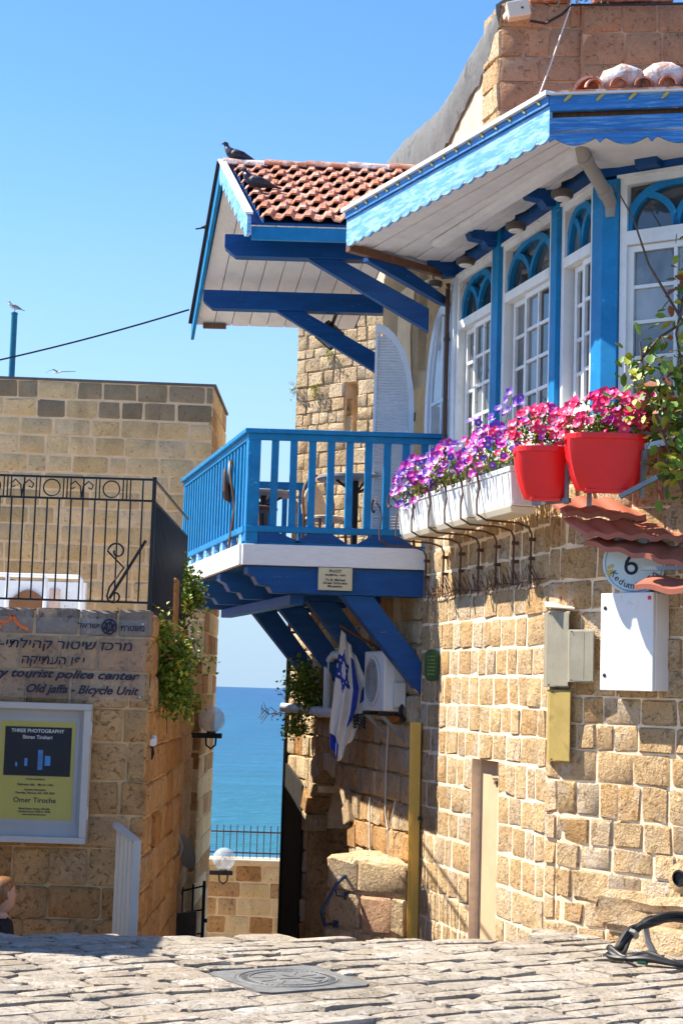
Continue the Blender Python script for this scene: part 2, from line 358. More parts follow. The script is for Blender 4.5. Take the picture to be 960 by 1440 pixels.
# ------------------------------------------------------------------ masonry
class Path:
    """a wall line on plan: polyline whose right-hand side is the outer face"""
    def __init__(s, pts):
        s.p = [V((a, b)) for a, b in pts]; s.L = [0]
        for a, b in zip(s.p, s.p[1:]): s.L.append(s.L[-1] + (b - a).length)
    def seg(s, t):
        for i in range(len(s.L) - 1):
            if t <= s.L[i + 1] + 1e-9 or i == len(s.L) - 2: return i
    def __call__(s, t, o, z):
        i = s.seg(t); d = (s.p[i + 1] - s.p[i]).normalized(); q = s.p[i] + d * (t - s.L[i])
        return V((q.x + d.y * o, q.y - d.x * o, z))
def stone(path, s0, s1, z0, z1, proud, bulge, rnd, mat, parent, tilt=0.0):
    fr = (0, .07, .93, 1.0); vs = []; j = min(.007, (s1 - s0) * .05, (z1 - z0) * .05)
    js = [[rnd.uniform(-j, j) for _ in range(4)] for _ in range(4)]; jz = [[rnd.uniform(-j, j) for _ in range(4)] for _ in range(4)]
    b0 = rnd.uniform(.25, 1) * bulge; dp = rnd.uniform(-.5, 1.0) * proud * .5
    for a in range(4):
        for b in range(4):
            edge = a in (0, 3) or b in (0, 3); corner = a in (0, 3) and b in (0, 3)
            o = dp + (proud * .6 if edge else proud + b0 * rnd.uniform(.2, 1.2))
            u, w = fr[a], fr[b]
            if corner: u = .025 if a == 0 else .975; w = .025 if b == 0 else .975; o = dp + proud * .4
            if not edge: u += rnd.uniform(-.06, .06); w += rnd.uniform(-.08, .08)
            vs.append(path(s0 + (s1 - s0) * u + js[a][b], o, z0 + (z1 - z0) * w + jz[a][b]))
    ring = [0, 1, 2, 3, 7, 11, 15, 14, 13, 12, 8, 4]
    bk = []
    for i in ring:
        a, b = divmod(i, 4); bk.append(path(s0 + (s1 - s0) * fr[a], -.07, z0 + (z1 - z0) * fr[b]))
    fs = [(a * 4 + b, a * 4 + b + 1, a * 4 + b + 5, a * 4 + b + 4) for a in range(3) for b in range(3)]
    n = len(ring); fs += [(ring[i], 16 + i, 16 + (i + 1) % n, ring[(i + 1) % n]) for i in range(n)]
    return MB().add(vs + bk, fs).build('stone', mat, parent, smooth=True)
def masonry(path, parent, s0, s1, zs, lens, holes, mats, rnd, gap=.012, proud=.018, bulge=.02, pick=None):
    """courses between successive zs; holes are (s0,s1,z0,z1)"""
    for ci, (za, zb) in enumerate(zip(zs, zs[1:])):
        zm = (za + zb) / 2; iv = [(s0, s1)]
        for h in holes:
            if h[2] < zm < h[3]:
                nv = []
                for a, b in iv:
                    if h[1] <= a or h[0] >= b: nv.append((a, b)); continue
                    if h[0] - a > .05: nv.append((a, h[0]))
                    if b - h[1] > .05: nv.append((h[1], b))
                iv = nv
        for a, b in iv:
            t = a
            while t < b - .01:
                l = rnd.uniform(*(lens(t) if callable(lens) else lens)); e = t + l
                if b - e < .10: e = b
                if e > b: e = b
                mm = pick(t, zm, rnd) if pick else rnd.choice(mats)
                g = gap * rnd.uniform(.7, 1.5)
                stone(path, t + g / 2, e - g / 2, za + g / 2, zb - g / 2, proud, bulge, rnd, mm, parent)
                t = e
def courses(z0, z1, h, rnd, var=.12):
    n = max(1, round((z1 - z0) / h)); w = [1 + rnd.uniform(-var, var) for _ in range(n)]; t = sum(w); out = [z0]
    for x in w: out.append(out[-1] + x / t * (z1 - z0))
    return out
def core(path, name, parent, s0, s1, z0, z1, holes, mat, front=0.0, back=-.3, extra=()):
    """the wall body behind the stones, with openings left out"""
    ss = sorted({s0, s1, *[h[i] for h in holes for i in (0, 1)], *[l for l in path.L if s0 < l < s1], *extra})
    zz = sorted({z0, z1, *[h[i] for h in holes for i in (2, 3)]}); mb = MB()
    ss = [x for x in ss if s0 <= x <= s1]; zz = [x for x in zz if z0 <= x <= z1]
    for a, b in zip(ss, ss[1:]):
        for c, d in zip(zz, zz[1:]):
            if any(h[0] < (a + b) / 2 < h[1] and h[2] < (c + d) / 2 < h[3] for h in holes): continue
            e = 1e-5
            mb.hexa([path(a + e, front, c), path(b - e, front, c), path(b - e, back, c), path(a + e, back, c)],
                    [path(a + e, front, d), path(b - e, front, d), path(b - e, back, d), path(a + e, back, d)])
    return mb.build(name, mat, parent)
def FP(s, o, z):                     # the receding facade: s towards the viewer, o outwards, z up
    return V((.75 + .272 * s - .9623 * o, 14.4 - .9623 * s - .272 * o, z))
TF = V((.272, -.9623, 0)); NF = V((-.9623, -.272, 0)); UP = V((0, 0, 1)); EX = V((1, 0, 0)); EY = V((0, 1, 0))

# ================================================================== SETTING: sea, ground, alley, paving
mb = MB(); mb.add([(-30000, 45, -14), (30000, 45, -14), (30000, 40000, -14), (-30000, 40000, -14)], [(0, 1, 2, 3)])
tag(mb.build('sea', M['sea']), kind='structure')
YC = lambda x: 11.0 + .12 * x                      # where the square ends and the alley drops
def gz(x, y):
    k = max(0.0, (y - (YC(x) - .7)) / .7) if x < 1.55 else 0
    return -.012 * min(k, 1.5) ** 2
# the bed of the paved square
mb = MB(); xs = [-14 + i * .5 for i in range(57)]
for a, b in zip(xs, xs[1:]):
    ya = YC(a) if a < 1.5 else 14.0; yb = YC(b) if b <= 1.5 else 14.0
    rows = [-14, 0, 6, 8.5, 9.6]
    pa = [V((a, y, -.022)) for y in rows] + [V((a, ya - .25, -.03)), V((a, ya, gz(a, ya) - .04))]
    pb = [V((b, y, -.022)) for y in rows] + [V((b, yb - .25, -.03)), V((b, yb, gz(b, yb) - .04))]
    n = len(pa); mb.add(pa + pb, [(i, n + i, n + i + 1, i + 1) for i in range(n - 1)])
mb.box((8.05, 6, -.6), (12.9, 16, 1.08))
mb.hexa([(-14, YC(-14) - .3, -1.4), (1.55, YC(1.55) - .3, -1.4), (1.55, YC(1.55) - .06, -1.4), (-14, YC(-14) - .06, -1.4)],
        [(-14, YC(-14) - .3, -.11), (1.55, YC(1.55) - .3, -.11), (1.55, YC(1.55) - .06, -.11), (-14, YC(-14) - .06, -.11)])
pave = tag(mb.build('pavement', M['dirt']), kind='structure')
# the alley that drops towards the sea, and the land to either side of it
mb = MB(); prof = [(10.6, -1.05), (12, -1.1), (14, -1.45), (18, -2.0), (24, -2.25), (30, -2.6), (46, -16)]
for (y0, z0), (y1, z1) in zip(prof, prof[1:]):
    mb.add([(-40, y0, z0), (40, y0, z0), (40, y1, z1), (-40, y1, z1)], [(0, 1, 2, 3)])
tag(mb.build('alley', M['stone_p']), kind='structure')

rnd = random.Random(11)
AN = R(31); PU = V((math.cos(AN), math.sin(AN))); PV = V((-math.sin(AN), math.cos(AN))); PC = V((-.215, 9.36))
def pav_stone(u0, u1, v0, v1):
    c = PC + PU * (u0 + u1) / 2 + PV * (v0 + v1) / 2
    t1 = rnd.uniform(-.004, .014); t2 = rnd.uniform(-.005, .005); h = rnd.uniform(-.006, .004)
    fr = (0, .16, .84, 1); vs = []; top = {}
    for a in range(4):
        for b in range(4):
            edge = a in (0, 3) or b in (0, 3); cor = a in (0, 3) and b in (0, 3)
            u, v = fr[a], fr[b]
            if cor: u = .03 if a == 0 else .97; v = .05 if b == 0 else .95
            ju = rnd.uniform(-.014, .014); jv = rnd.uniform(-.012, .012)
            p = PC + PU * (u0 + (u1 - u0) * u + ju) + PV * (v0 + (v1 - v0) * v + jv)
            z = gz(p.x, p.y) + h + t1 * (1 - 2 * v) * .6 + t2 * (2 * u - 1) + (rnd.uniform(-.012, -.003) if edge else rnd.uniform(-.005, .007))
            vs.append((p.x, p.y, z))
    ring = [0, 1, 2, 3, 7, 11, 15, 14, 13, 12, 8, 4]
    bk = [(vs[i][0], vs[i][1], vs[i][2] - .06) for i in ring]
    fs = [(a * 4 + b, a * 4 + b + 1, a * 4 + b + 5, a * 4 + b + 4) for a in range(3) for b in range(3)]
    fs += [(ring[i], 16 + i, 16 + (i + 1) % 12, ring[(i + 1) % 12]) for i in range(12)]
    MB().add(vs + bk, fs).build('paving_stone', M['stone_p'], pave, smooth=True)
v = -3.2
while v < 3.4:
    hgt = rnd.uniform(.15, .24); u = -4.2 + rnd.uniform(0, .5)
    while u < 4.6:
        l = rnd.uniform(.22, .52); u1 = u + l
        c = PC + PU * (u + l / 2) + PV * (v + hgt / 2)
        lim = YC(c.x) - .02 if c.x < 1.5 else 11.8
        ok = 7.3 < c.y < lim and abs(c.x) < .215 * c.y + .5
        if c.x > 1.5 and c.x > 1.6 + (11.6 - c.y) * .77 + .1: ok = False
        iv = [(u, u1)]
        if v < .36 and v + hgt > -.36:
            iv = [(a, b) for a, b in ((u, min(u1, -.37)), (max(u, .37), u1)) if b - a > .06]
        if ok:
            for a, b in iv: pav_stone(a + .006, b - .006, v + .006, v + hgt - .006)
        u = u1
    v += hgt
# manhole cover, set diagonally in the paving
mh = thing('manhole_cover', 'round cast iron manhole cover in a square frame set diagonally in the paving', 'manhole cover', (PC.x, PC.y, 0))
mb = MB(); X3 = V((PU.x, PU.y, 0)); Y3 = V((PV.x, PV.y, 0)); c3 = V((PC.x, PC.y, 0))
N = 40; sq = []; ci = []
for i in range(N):
    a = 2 * math.pi * (i + .5) / N; q = max(abs(math.cos(a)), abs(math.sin(a)))
    sq.append(c3 + X3 * (.345 * math.cos(a) / q) + Y3 * (.345 * math.sin(a) / q) + UP * -.011); ci.append(c3 + X3 * (.30 * math.cos(a)) + Y3 * (.30 * math.sin(a)) + UP * -.011)
mb.add(sq + ci + [p - UP * .05 for p in sq] + [p - UP * .02 for p in ci], [(i, (i + 1) % N, N + (i + 1) % N, N + i) for i in range(N)] + [(i, (i + 1) % N, 2 * N + (i + 1) % N, 2 * N + i) for i in range(N)] + [(N + i, N + (i + 1) % N, 3 * N + (i + 1) % N, 3 * N + i) for i in range(N)])
mb.build('frame', M['iron_mh'], mh)
lid = MB().lathe(c3 - UP * .037, [(.297, 0), (.297, .026)], 40).build('lid', M['iron_mh'], mh)
mb = MB()
for r_ in (.278, .220): mb.tube([c3 + X3 * (r_ * math.cos(2 * math.pi * i / 40)) + Y3 * (r_ * math.sin(2 * math.pi * i / 40)) + UP * -.011 for i in range(41)], .006, 6, False)
for i in range(48):
    a = 2 * math.pi * i / 48; d = X3 * math.cos(a) + Y3 * math.sin(a); mb.bar(c3 + d * .232 + UP * -.010, c3 + d * .264 + UP * -.010, .014, .004)
for i in range(10):
    a = 2 * math.pi * (i + .3) / 10; d = X3 * math.cos(a) + Y3 * math.sin(a); mb.bar(c3 + d * .09 + UP * -.010, c3 + d * .20 + UP * -.010, .012, .004)
mb.bar(c3 - X3 * .06 + UP * -.009, c3 + X3 * .22 - Y3 * .05 + UP * -.009, .03, .005); mb.bar(c3 + X3 * .02 + Y3 * .09 + UP * -.008, c3 + X3 * .12 - Y3 * .15 + UP * -.008, .03, .005)
mb.build('raised_pattern', M['iron_mh'], lid)

# ================================================================== NEAR STONE HOUSE (right)
rnd = random.Random(3)
T0 = FP(2.80, 0, 0); T1 = FP(2.95, 0, 0)
RD = V((.66, -.75)); TP = V((T1.x + .045, T1.y - .07))
NEAR = Path([(.75, 14.4), (T0.x, T0.y), (TP.x, TP.y), (TP.x + RD.x * 2.4, TP.y + RD.y * 2.4)])
house = thing('stone_house', 'pale stone house with narrow upright blocks below the bay window', 'house', (1.6, 12.4, 0))
NICHE = (1.30, 1.88, -.8, 1.09)
METERH = (2.78, 2.99, 1.64, 2.2)
wl = core(NEAR, 'wall', house, 0, NEAR.L[-1], -1.0, 3.42, [NICHE], M['mortar_r'], .006)
zs = courses(-.75, 1.09, .235, rnd, .08) + courses(1.09, 3.05, .225, rnd, .08)[1:]
masonry(NEAR, wl, 0, 2.80, zs, (.15, .34), [NICHE], [M['stone_r']], rnd, .014, .006, .014)
zs = courses(-.5, .6, .20, rnd, .16) + courses(.6, 3.30, .215, rnd, .16)[1:]
masonry(NEAR, wl, 2.80, 4.35, zs, lambda t: (.15, .22) if t < 2.9 else (.15, .36), [], [M['stone_r']], rnd, .013, .009, .020)
# jambs, lintel edge and the plastered back of the blocked doorway
mb = MB()
for q in ((NICHE[0], NICHE[1]),):
    mb.hexa([FP(q[0], -.075, -.8), FP(q[1], -.075, -.8), FP(q[1], -.26, -.8), FP(q[0], -.26, -.8)], [FP(q[0], -.075, 1.09), FP(q[1], -.075, 1.09), FP(q[1], -.26, 1.09), FP(q[0], -.26, 1.09)])
mb.build('niche_back', M['plaster_n'], wl)
mb = MB(); mb.tube([FP(1.80, -.075, .95), FP(1.80, -.04, .95), FP(1.66, -.04, .95), FP(1.66, -.075, .95)], .008, 6); mb.bar(FP(1.62, -.07, .92), FP(1.82, -.07, .92), .02, .03)
mb.build('latch', M['rust'], wl)
# return wall behind the corner, so the house has depth
BK = Path([(NEAR.p[-1].x, NEAR.p[-1].y), (5.6, 8.9), (5.6, 16), (2.4, 18)])
# upper storey, set back: stone corner block and the plastered flank with its cement coping
UO = -.40
def UFP(s, o, z): return FP(s, UO + o, z)
us = (14.4 - 13.97) / .9623 - UO * .283
uc = UFP(us, 0, 0)
UPP = Path([(UFP(-3.4, 0, 0).x, UFP(-3.4, 0, 0).y), (uc.x, uc.y), (uc.x + .70, uc.y - .04), (uc.x + .71, uc.y - .085), (uc.x + 3.2, uc.y - .30)])
Lc = UPP.L[1]
uw = core(UPP, 'upper_wall', house, Lc - .42, UPP.L[-1], 5.2, 7.70, [], M['mortar_up'], 0, -.35)
zz = courses(5.75, 7.72, .262, rnd, .10)
masonry(UPP, uw, Lc - .42, Lc + .012, zz, (.16, .3), [], [M['stone_f'], M['stone_r']], rnd, .016, .014, .02)
masonry(UPP, uw, Lc - .012, Lc + .70, zz, (.2, .42), [], [M['stone_up']], rnd, .014, .012, .010)
masonry(UPP, uw, Lc + .72, Lc + 1.75, courses(5.75, 7.70, .27, rnd, .08), (.28, .42), [], [M['stone_up']], rnd, .014, .012, .010)
# plaster flank: its head runs in a long S below the cement coping
pts = [(-2.75, 7.33), (-2.2, 7.36), (-1.7, 7.34), (-1.2, 7.32), (-.75, 7.38), (-.35, 7.50), (0.0, 7.62), (.35, 7.70), (us - .0, 7.76)]
low = [(-2.75, 6.88), (-2.2, 6.80), (-1.7, 6.68), (-1.2, 6.72), (-.75, 6.86), (-.35, 7.02), (0.0, 7.15), (.35, 7.32), (us - .0, 7.50)]
mb = MB()
for (a, za), (b, zb) in zip(low, low[1:]):
    if b > us - .42: b2 = us - .43; zb = za + (zb - za) * (b2 - a) / (b - a); b = b2
    if b <= a: break
    mb.hexa([UFP(a, .0, 4.6), UFP(b, .0, 4.6), UFP(b, -.35, 4.6), UFP(a, -.35, 4.6)], [UFP(a, .0, za), UFP(b, .0, zb), UFP(b, -.35, zb), UFP(a, -.35, za)])
mb.build('plaster_flank', M['plaster'], house)
mb = MB(); rr = random.Random(5); ring = []
SS = 46
def interp(tab, s):
    for (a, za), (b, zb) in zip(tab, tab[1:]):
        if s <= b: t = (s - a) / (b - a); t = t * t * (3 - 2 * t); return za + (zb - za) * t
    return tab[-1][1]
for i in range(SS + 1):
    s = -2.75 + (us + 2.75) * i / SS; t = interp(pts, s) + rr.uniform(-.012, .012); l = interp(low, s) + rr.uniform(-.03, .02)
    m_ = (t + l) / 2; w = .035 + rr.uniform(-.012, .015)
    ring.append([UFP(s, w * .6, l), UFP(s, w + rr.uniform(0, .02), l + (t - l) * .35), UFP(s, w + rr.uniform(0, .02), l + (t - l) * .72), UFP(s, -.02, t), UFP(s, -.36, t - .01), UFP(s, -.39, l), UFP(s, -.1, l - .02)])
for r_ in ring: mb.v += [tuple(p) for p in r_]
n = 7
for i in range(SS):
    for j in range(n): mb.f.append((i * n + j, (i + 1) * n + j, (i + 1) * n + (j + 1) % n, i * n + (j + 1) % n)); mb.mi.append(0)
mb.f.append(tuple(range(n))); mb.mi.append(0); mb.f.append(tuple(SS * n + j for j in range(n))); mb.mi.append(0)
mb.build('cement_coping', M['cement'], house, smooth=True)
# body of the house behind the facades
mb = MB()
body = [(uc.x + 3.2, uc.y + .15), (5.4, uc.y + .1), (5.4, 16.5), (UFP(-2.7, -.4, 0).x + .25, UFP(-2.7, -.4, 0).y), (UFP(us - .5, -.45, 0).x, UFP(us - .5, -.45, 0).y)]
mb.prism(body, (0, 0, -.9), (1, 0, 0), (0, 1, 0), (0, 0, 8.1)); mb.prism([(TP.x + .5, 11.6), (TP.x + 1.7, 10.9), (5.4, 10.4), (5.4, 13.5), (1.9, 13.3)], (0, 0, -.9), (1, 0, 0), (0, 1, 0), (0, 0, 4.3)); mb.build('core_wall', M['plaster'], house)
# drain hole low in the wall: a rough mortar collar round a dark pipe
dp = NEAR(4.05, 0, .46); dn = V((-RD.y * -1, 0, 0)); dn = V((RD.y, -RD.x, 0))
mb = MB(); mb.lathe(dp + dn * .02, [(.10, 0), (.08, .012), (.056, .02), (.052, .0)], 14, dn); mb.build('drain_collar', M['stone_r'], wl, smooth=True)
mb = MB(); mb.lathe(dp + dn * .035, [(.052, -.02), (.052, .006), (.046, .008), (.046, -.01)], 14, dn); mb.build('drain_pipe', M['black'], wl)
# ledge of rubble at the foot of the wall
mb = MB(); rr = random.Random(9)
def rough_block(mb, path, s0, s1, z0, z1, o0, o1, nx=6, nz_=4, amp=.03):
    """rough stone block on a wall path with displaced faces"""
    fr = []
    for i in range(nx + 1):
        for j in range(nz_ + 1):
            s = s0 + (s1 - s0) * i / nx; z = z0 + (z1 - z0) * j / nz_
            fr.append(path(s + rr.uniform(-amp, amp) * .6, o1 + rr.uniform(-amp, amp) - (amp if j == nz_ else 0), z + rr.uniform(-amp, amp) * .5))
    k = len(mb.v); mb.v += [tuple(p) for p in fr]
    for i in range(nx):
        for j in range(nz_): a = k + i * (nz_ + 1) + j; mb.f.append((a, a + 1, a + nz_ + 2, a + nz_ + 1)); mb.mi.append(0)
    tp = [k + i * (nz_ + 1) + nz_ for i in range(nx + 1)]; k2 = len(mb.v)
    for i in range(nx + 1): mb.v.append(tuple(path(s0 + (s1 - s0) * i / nx, o0, z1 + rr.uniform(-.01, .02))))
    for i in range(nx): mb.f.append((tp[i], k2 + i, k2 + i + 1, tp[i + 1])); mb.mi.append(0)
    for e in (0, nx):
        col = [k + e * (nz_ + 1) + j for j in range(nz_ + 1)]; k3 = len(mb.v); mb.v.append(tuple(path(s0 + (s1 - s0) * e / nx, o0, z0)))
        mb.f.append(tuple(col + [k2 + e, k3])); mb.mi.append(0)
rough_block(mb, NEAR, 3.75, 5.2, -.1, .14, -.02, .22)
rough_block(mb, NEAR, 3.42, 5.2, .10, .34, -.02, .06, 8, 4)
mb.build('foot_ledge', M['stone_r'], house, smooth=True)

# ================================================================== FAR STONE HOUSE (behind and below the balcony)
rnd = random.Random(21)
fh = thing('stone_house', 'tall cream stone house end with arched gate under the blue balcony', 'house', (0, 17, -1.2))
FAR = Path([FP(-4.62, .0, 0).xy[:], FP(-.04, .0, 0).xy[:]])
LF = FAR.L[-1]
FS = lambda s: s + 4.62
ARCH = (FS(-3.75), FS(-1.95), -2.1, .10)
ARCH2 = (FS(-3.68), FS(-2.02), .10, .50)
ARCH3 = (FS(-3.40), FS(-2.30), .50, .86)
fw = core(FAR, 'wall', fh, 0, LF, -2.2, 2.75, [ARCH, ARCH2, ARCH3], M['mortar_r'], -.02, -.7)
z1 = courses(-2.1, .10, .25, rnd) + courses(.10, .86, .25, rnd, 0)[1:] + courses(.86, 2.75, .24, rnd)[1:]
masonry(FAR, fw, 0, LF - .0, z1, (.22, .5), [ARCH, ARCH2, ARCH3], [M['stone_f'], M['stone_l'], M['stone_f']], rnd, .014, .016, .03)
# the taller block behind the balcony, turned towards the sun
KEEP = Path([(-.64, 21.25), (1.2, 19.60)])
KL = (.86, 1.08, 4.85, 5.52)
kp = thing('stone_house', 'cream rubble stone block with a narrow recess behind the balcony shutter', 'house', (.2, 20.6, 1.2))
kw = core(KEEP, 'wall', kp, 0, KEEP.L[-1], 1.2, 7.2, [KL], M['mortar_r'], -.012, -.5)
z2 = courses(2.5, 4.85, .185, rnd, .25) + courses(4.85, 5.52, .17, rnd, .2)[1:] + courses(5.52, 6.6, .185, rnd, .25)[1:]
masonry(KEEP, kw, 0, 1.6, z2, (.10, .32), [KL], [M['stone_f']], rnd, .006, .003, .020)
core(KEEP, 'recess', kp, KL[0] - .05, KL[1] + .05, KL[2] - .05, KL[3] + .05, [], M['plaster_o'], -.30, -.42)
stone(KEEP, KL[0] + .0, KL[0] + .10, KL[2], KL[2] + .24, -.05, .01, rnd, M['stone_f'], kw); stone(KEEP, KL[0] + .0, KL[0] + .08, KL[2] + .25, KL[2] + .46, -.05, .01, rnd, M['stone_l'], kw)
KE = Path([(-.2, 22.6), (-.64, 21.25)]); core(KE, 'end_wall', kp, 0, KE.L[-1], 1.2, 7.2, [], M['stone_f'], 0, -.4)
# terrace slab on top of the lower wall
MB().prism([q.xy[:] for q in (FP(-4.62, -.03, 0), FP(.0, -.03, 0), FP(.0, -1.2, 0), FP(-4.62, -1.6, 0))], (0, 0, 2.74), EX, EY, UP * .05).build('terrace_slab', M['plaster_o'], fh)
# end wall facing away on the left, and the plaster of the balcony side under the roof
END = Path([(FAR.p[0].x + .9, FAR.p[0].y + 1.6), FAR.p[0][:]])
core(END, 'end_wall', fh, 0, END.L[-1], -2.2, 2.75, [], M['stone_f'], -.0, -.4)
mb = MB(); mb.hexa([FP(-.62, -.17, 2.8), FP(.70, -.17, 2.8), FP(.70, -.5, 2.8), FP(-.62, -.5, 2.8)], [FP(-.62, -.17, 5.9), FP(.70, -.17, 5.9), FP(.70, -.5, 5.9), FP(-.62, -.5, 5.9)]); mb.hexa([FP(-2.78, -.40, 2.8), FP(-.63, -.40, 2.8), FP(-.63, -.75, 2.8), FP(-2.78, -.75, 2.8)], [FP(-2.78, -.40, 6.0), FP(-.63, -.40, 6.0), FP(-.63, -.75, 6.0), FP(-2.78, -.75, 6.0)])
mb.build('plaster_panel', M['plaster_o'], fh)
mb = MB(); mb.prism([(0, 3.2), (.0, 5.7), (.55, 5.72), (.42, 5.2), (.5, 4.6), (.36, 4.1), (.40, 3.2)], FP(-2.2, -.396, 0), TF, UP, NF * .012); mb.build('plaster_patch', M['plaster'], fh)
# the gate arch: ring stones and a near-black planked leaf standing in for the recess's shade
mb = MB(); mb.hexa([FP(-3.9, -.62, -2.1), FP(-1.8, -.62, -2.1), FP(-1.8, -.68, -2.1), FP(-3.9, -.68, -2.1)], [FP(-3.9, -.62, 1.1), FP(-1.8, -.62, 1.1), FP(-1.8, -.68, 1.1), FP(-3.9, -.68, 1.1)])
gate = mb.build('gate_shade_leaf', M['dark'], fh)
MB().hexa([FP(-3.745, -.015, -2.1), FP(-3.70, -.015, -2.1), FP(-3.70, -.60, -2.1), FP(-3.745, -.60, -2.1)], [FP(-3.745, -.015, .12), FP(-3.70, -.015, .12), FP(-3.70, -.60, .12), FP(-3.745, -.60, .12)]).build('gate_jamb', M['stone_l'], fh)  # stone lining in a darker tone that puts the reveal's shade into the colour
for k in range(7): MB().hexa([FP(-3.7 + k * .26, -.60, -2.1), FP(-3.46 + k * .26, -.60, -2.1), FP(-3.46 + k * .26, -.618, -2.1), FP(-3.7 + k * .26, -.618, -2.1)], [FP(-3.7 + k * .26, -.60, 1.0), FP(-3.46 + k * .26, -.60, 1.0), FP(-3.46 + k * .26, -.618, 1.0), FP(-3.7 + k * .26, -.618, 1.0)]).build('shade_plank', M['dark'], gate)
N = 11
for i in range(N):
    a0 = math.pi * i / N; a1 = math.pi * (i + 1) / N; g = .016; r0, r1 = .80, 1.03 + rnd.uniform(-.03, .05)
    cA = lambda a, r: (-2.85 - r * math.cos(a), .06 + r * .88 * math.sin(a))
    MB().prism([cA(a0 + g, r0), cA(a0 + g, r1), cA(a1 - g, r1), cA(a1 - g, r0)], FP(0, -.20, 0), TF, UP, NF * (.25 + rnd.uniform(-.02, .03))).build('arch_stone', M['stone_l' if i % 3 == 1 else 'stone_f'], fw, bevel=.012)
for k in range(9):
    z = -2.1 + k * .24; w_ = .16 + .10 * (k % 2)
    MB().hexa([FP(-2.06 - .0, .015, z + .006), FP(-2.06 + w_, .015, z + .006), FP(-2.06 + w_, -.55, z + .006), FP(-2.06, -.55, z + .006)], [FP(-2.06, .015, z + .234), FP(-2.06 + w_, .015, z + .234), FP(-2.06 + w_, -.55, z + .234), FP(-2.06, -.55, z + .234)]).build('jamb_stone', M['stone_l' if k % 2 else 'stone_f'], fw, bevel=.012)
# post and sheet at the far corner, near-black in place of the passage's shade
mb = MB(); a = FP(-4.66, .03, 0)
mb.hexa([a + V((-.03, -.06, -2.1)), a + V((.055, -.06, -2.1)), a + V((.055, .1, -2.1)), a + V((-.03, .1, -2.1))], [a + V((-.03, -.06, 2.35)), a + V((.055, -.06, 2.35)), a + V((.055, .1, 2.35)), a + V((-.03, .1, 2.35))])
mb.build('corner_post', M['dark'], fh, bevel=.008)
mb = MB(); mb.hexa([FP(-4.55, .03, -2.1), FP(-3.78, .03, -2.1), FP(-3.78, .06, -2.1), FP(-4.55, .06, -2.1)], [FP(-4.55, .03, .75), FP(-3.78, .03, .55), FP(-3.78, .06, .55), FP(-4.55, .06, .75)])
mb.build('passage_shade_sheet', M['dark'], fh)
# stone buttress block with its blue handrail
bt = thing('stone_buttress', 'square stone buttress beside the yellow post with one deep orange block', 'buttress', (.35, 14.95, -1.4))
BP = Path([(.25, 15.6), (-.01, 15.08), (.665, 14.52)])
mb = MB(); mb.hexa([(.01, 15.09, -1.4), (.67, 14.54, -1.4), (.80, 15.4, -1.4), (.27, 15.6, -1.4)], [(.01, 15.09, .07), (.66, 14.54, .07), (.75, 15.2, .10), (.27, 15.6, .10)])
bb = mb.build('mortar_core', M['mortar_r'], bt)
rnd = random.Random(2)
for za, zb, cut in ((-1.4, -.95, (.4,)), (-.95, -.53, (.32, .64)), (-.53, -.20, (.38, .74)), (-.20, .10, (.34,))):
    L0, L1 = BP.L[1], BP.L[2]; prev = L0
    for c in list(cut) + [L1 - L0]:
        st = stone(BP, prev + .008, L0 + c - .008 * (c < .8), za + .01, zb - .01, .022, .035, rnd, M['stone_up'] if (za == -.53 and c == .74) else M['stone_f'], bb); prev = L0 + c
    stone(BP, .05, L0 - .0, za + .01, zb - .01, .015, .03, rnd, M['stone_f'], bb)
rr = random.Random(4); mb = MB()
gx = [(-.03 + .71 * i / 6 + .22 * j / 5 * (1 - i / 6) + .08 * j / 5 * i / 6, 15.09 - .59 * i / 6 + .55 * j / 5) for j in range(6) for i in range(7)]
top = [(x + rr.uniform(-.01, .01), y, .115 + rr.uniform(-.012, .018) - (.03 if i % 7 in (0, 6) or i < 7 else 0)) for i, (x, y) in enumerate(gx)]
bot = [(x, y, .05) for x, y in gx]; fs = []
for j in range(5):
    for i in range(6): a = j * 7 + i; fs.append((a, a + 1, a + 8, a + 7))
rim = [0, 1, 2, 3, 4, 5, 6, 13, 20, 27, 34, 41, 40, 39, 38, 37, 36, 35, 28, 21, 14, 7]
fs += [(rim[i], rim[(i + 1) % 22], 42 + rim[(i + 1) % 22], 42 + rim[i]) for i in range(22)]
mb.add(top + bot, fs); mb.build('cap_stone', M['stone_f'], bt, smooth=True)
hr = thing('handrail', 'short dark blue metal handrail fixed to the stone buttress', 'handrail', (.0, 14.6, -.5))
mb = MB(); mb.tube([(.14, 14.95, -.06), (.12, 14.85, -.06), (.06, 14.8, -.12), (-.07, 14.72, -.36), (-.03, 14.75, -.47), (.06, 14.95, -.48)], .016, 8)
mb.build('rail', M['navy'], hr, smooth=True)
mb = MB(); mb.tube([(.05, 14.80, -.14), (.06, 14.82, -.22), (.14, 14.85, -.23), (.16, 14.94, -.23)], .009, 6); mb.build('stay', M['navy'], hr, smooth=True)
mb = MB(); mb.box((.155, 14.92, -.23), (.05, .02, .07)); mb.box((.06, 14.97, -.49), (.05, .05, .06)); mb.build('bracket', M['navy'], hr)
yp = thing('downpipe_cover', 'tall yellow painted metal post between the buttress and the near house', 'post', (.72, 14.35, -1.3))
mb = MB(); mb.hexa([(.675, 14.28, -1.3), (.775, 14.28, -1.3), (.79, 14.40, -1.3), (.69, 14.40, -1.3)], [(.65, 14.28, 1.34), (.745, 14.28, 1.34), (.76, 14.40, 1.34), (.665, 14.40, 1.34)]); mb.build('post', M['yel_post'], yp, bevel=.005)
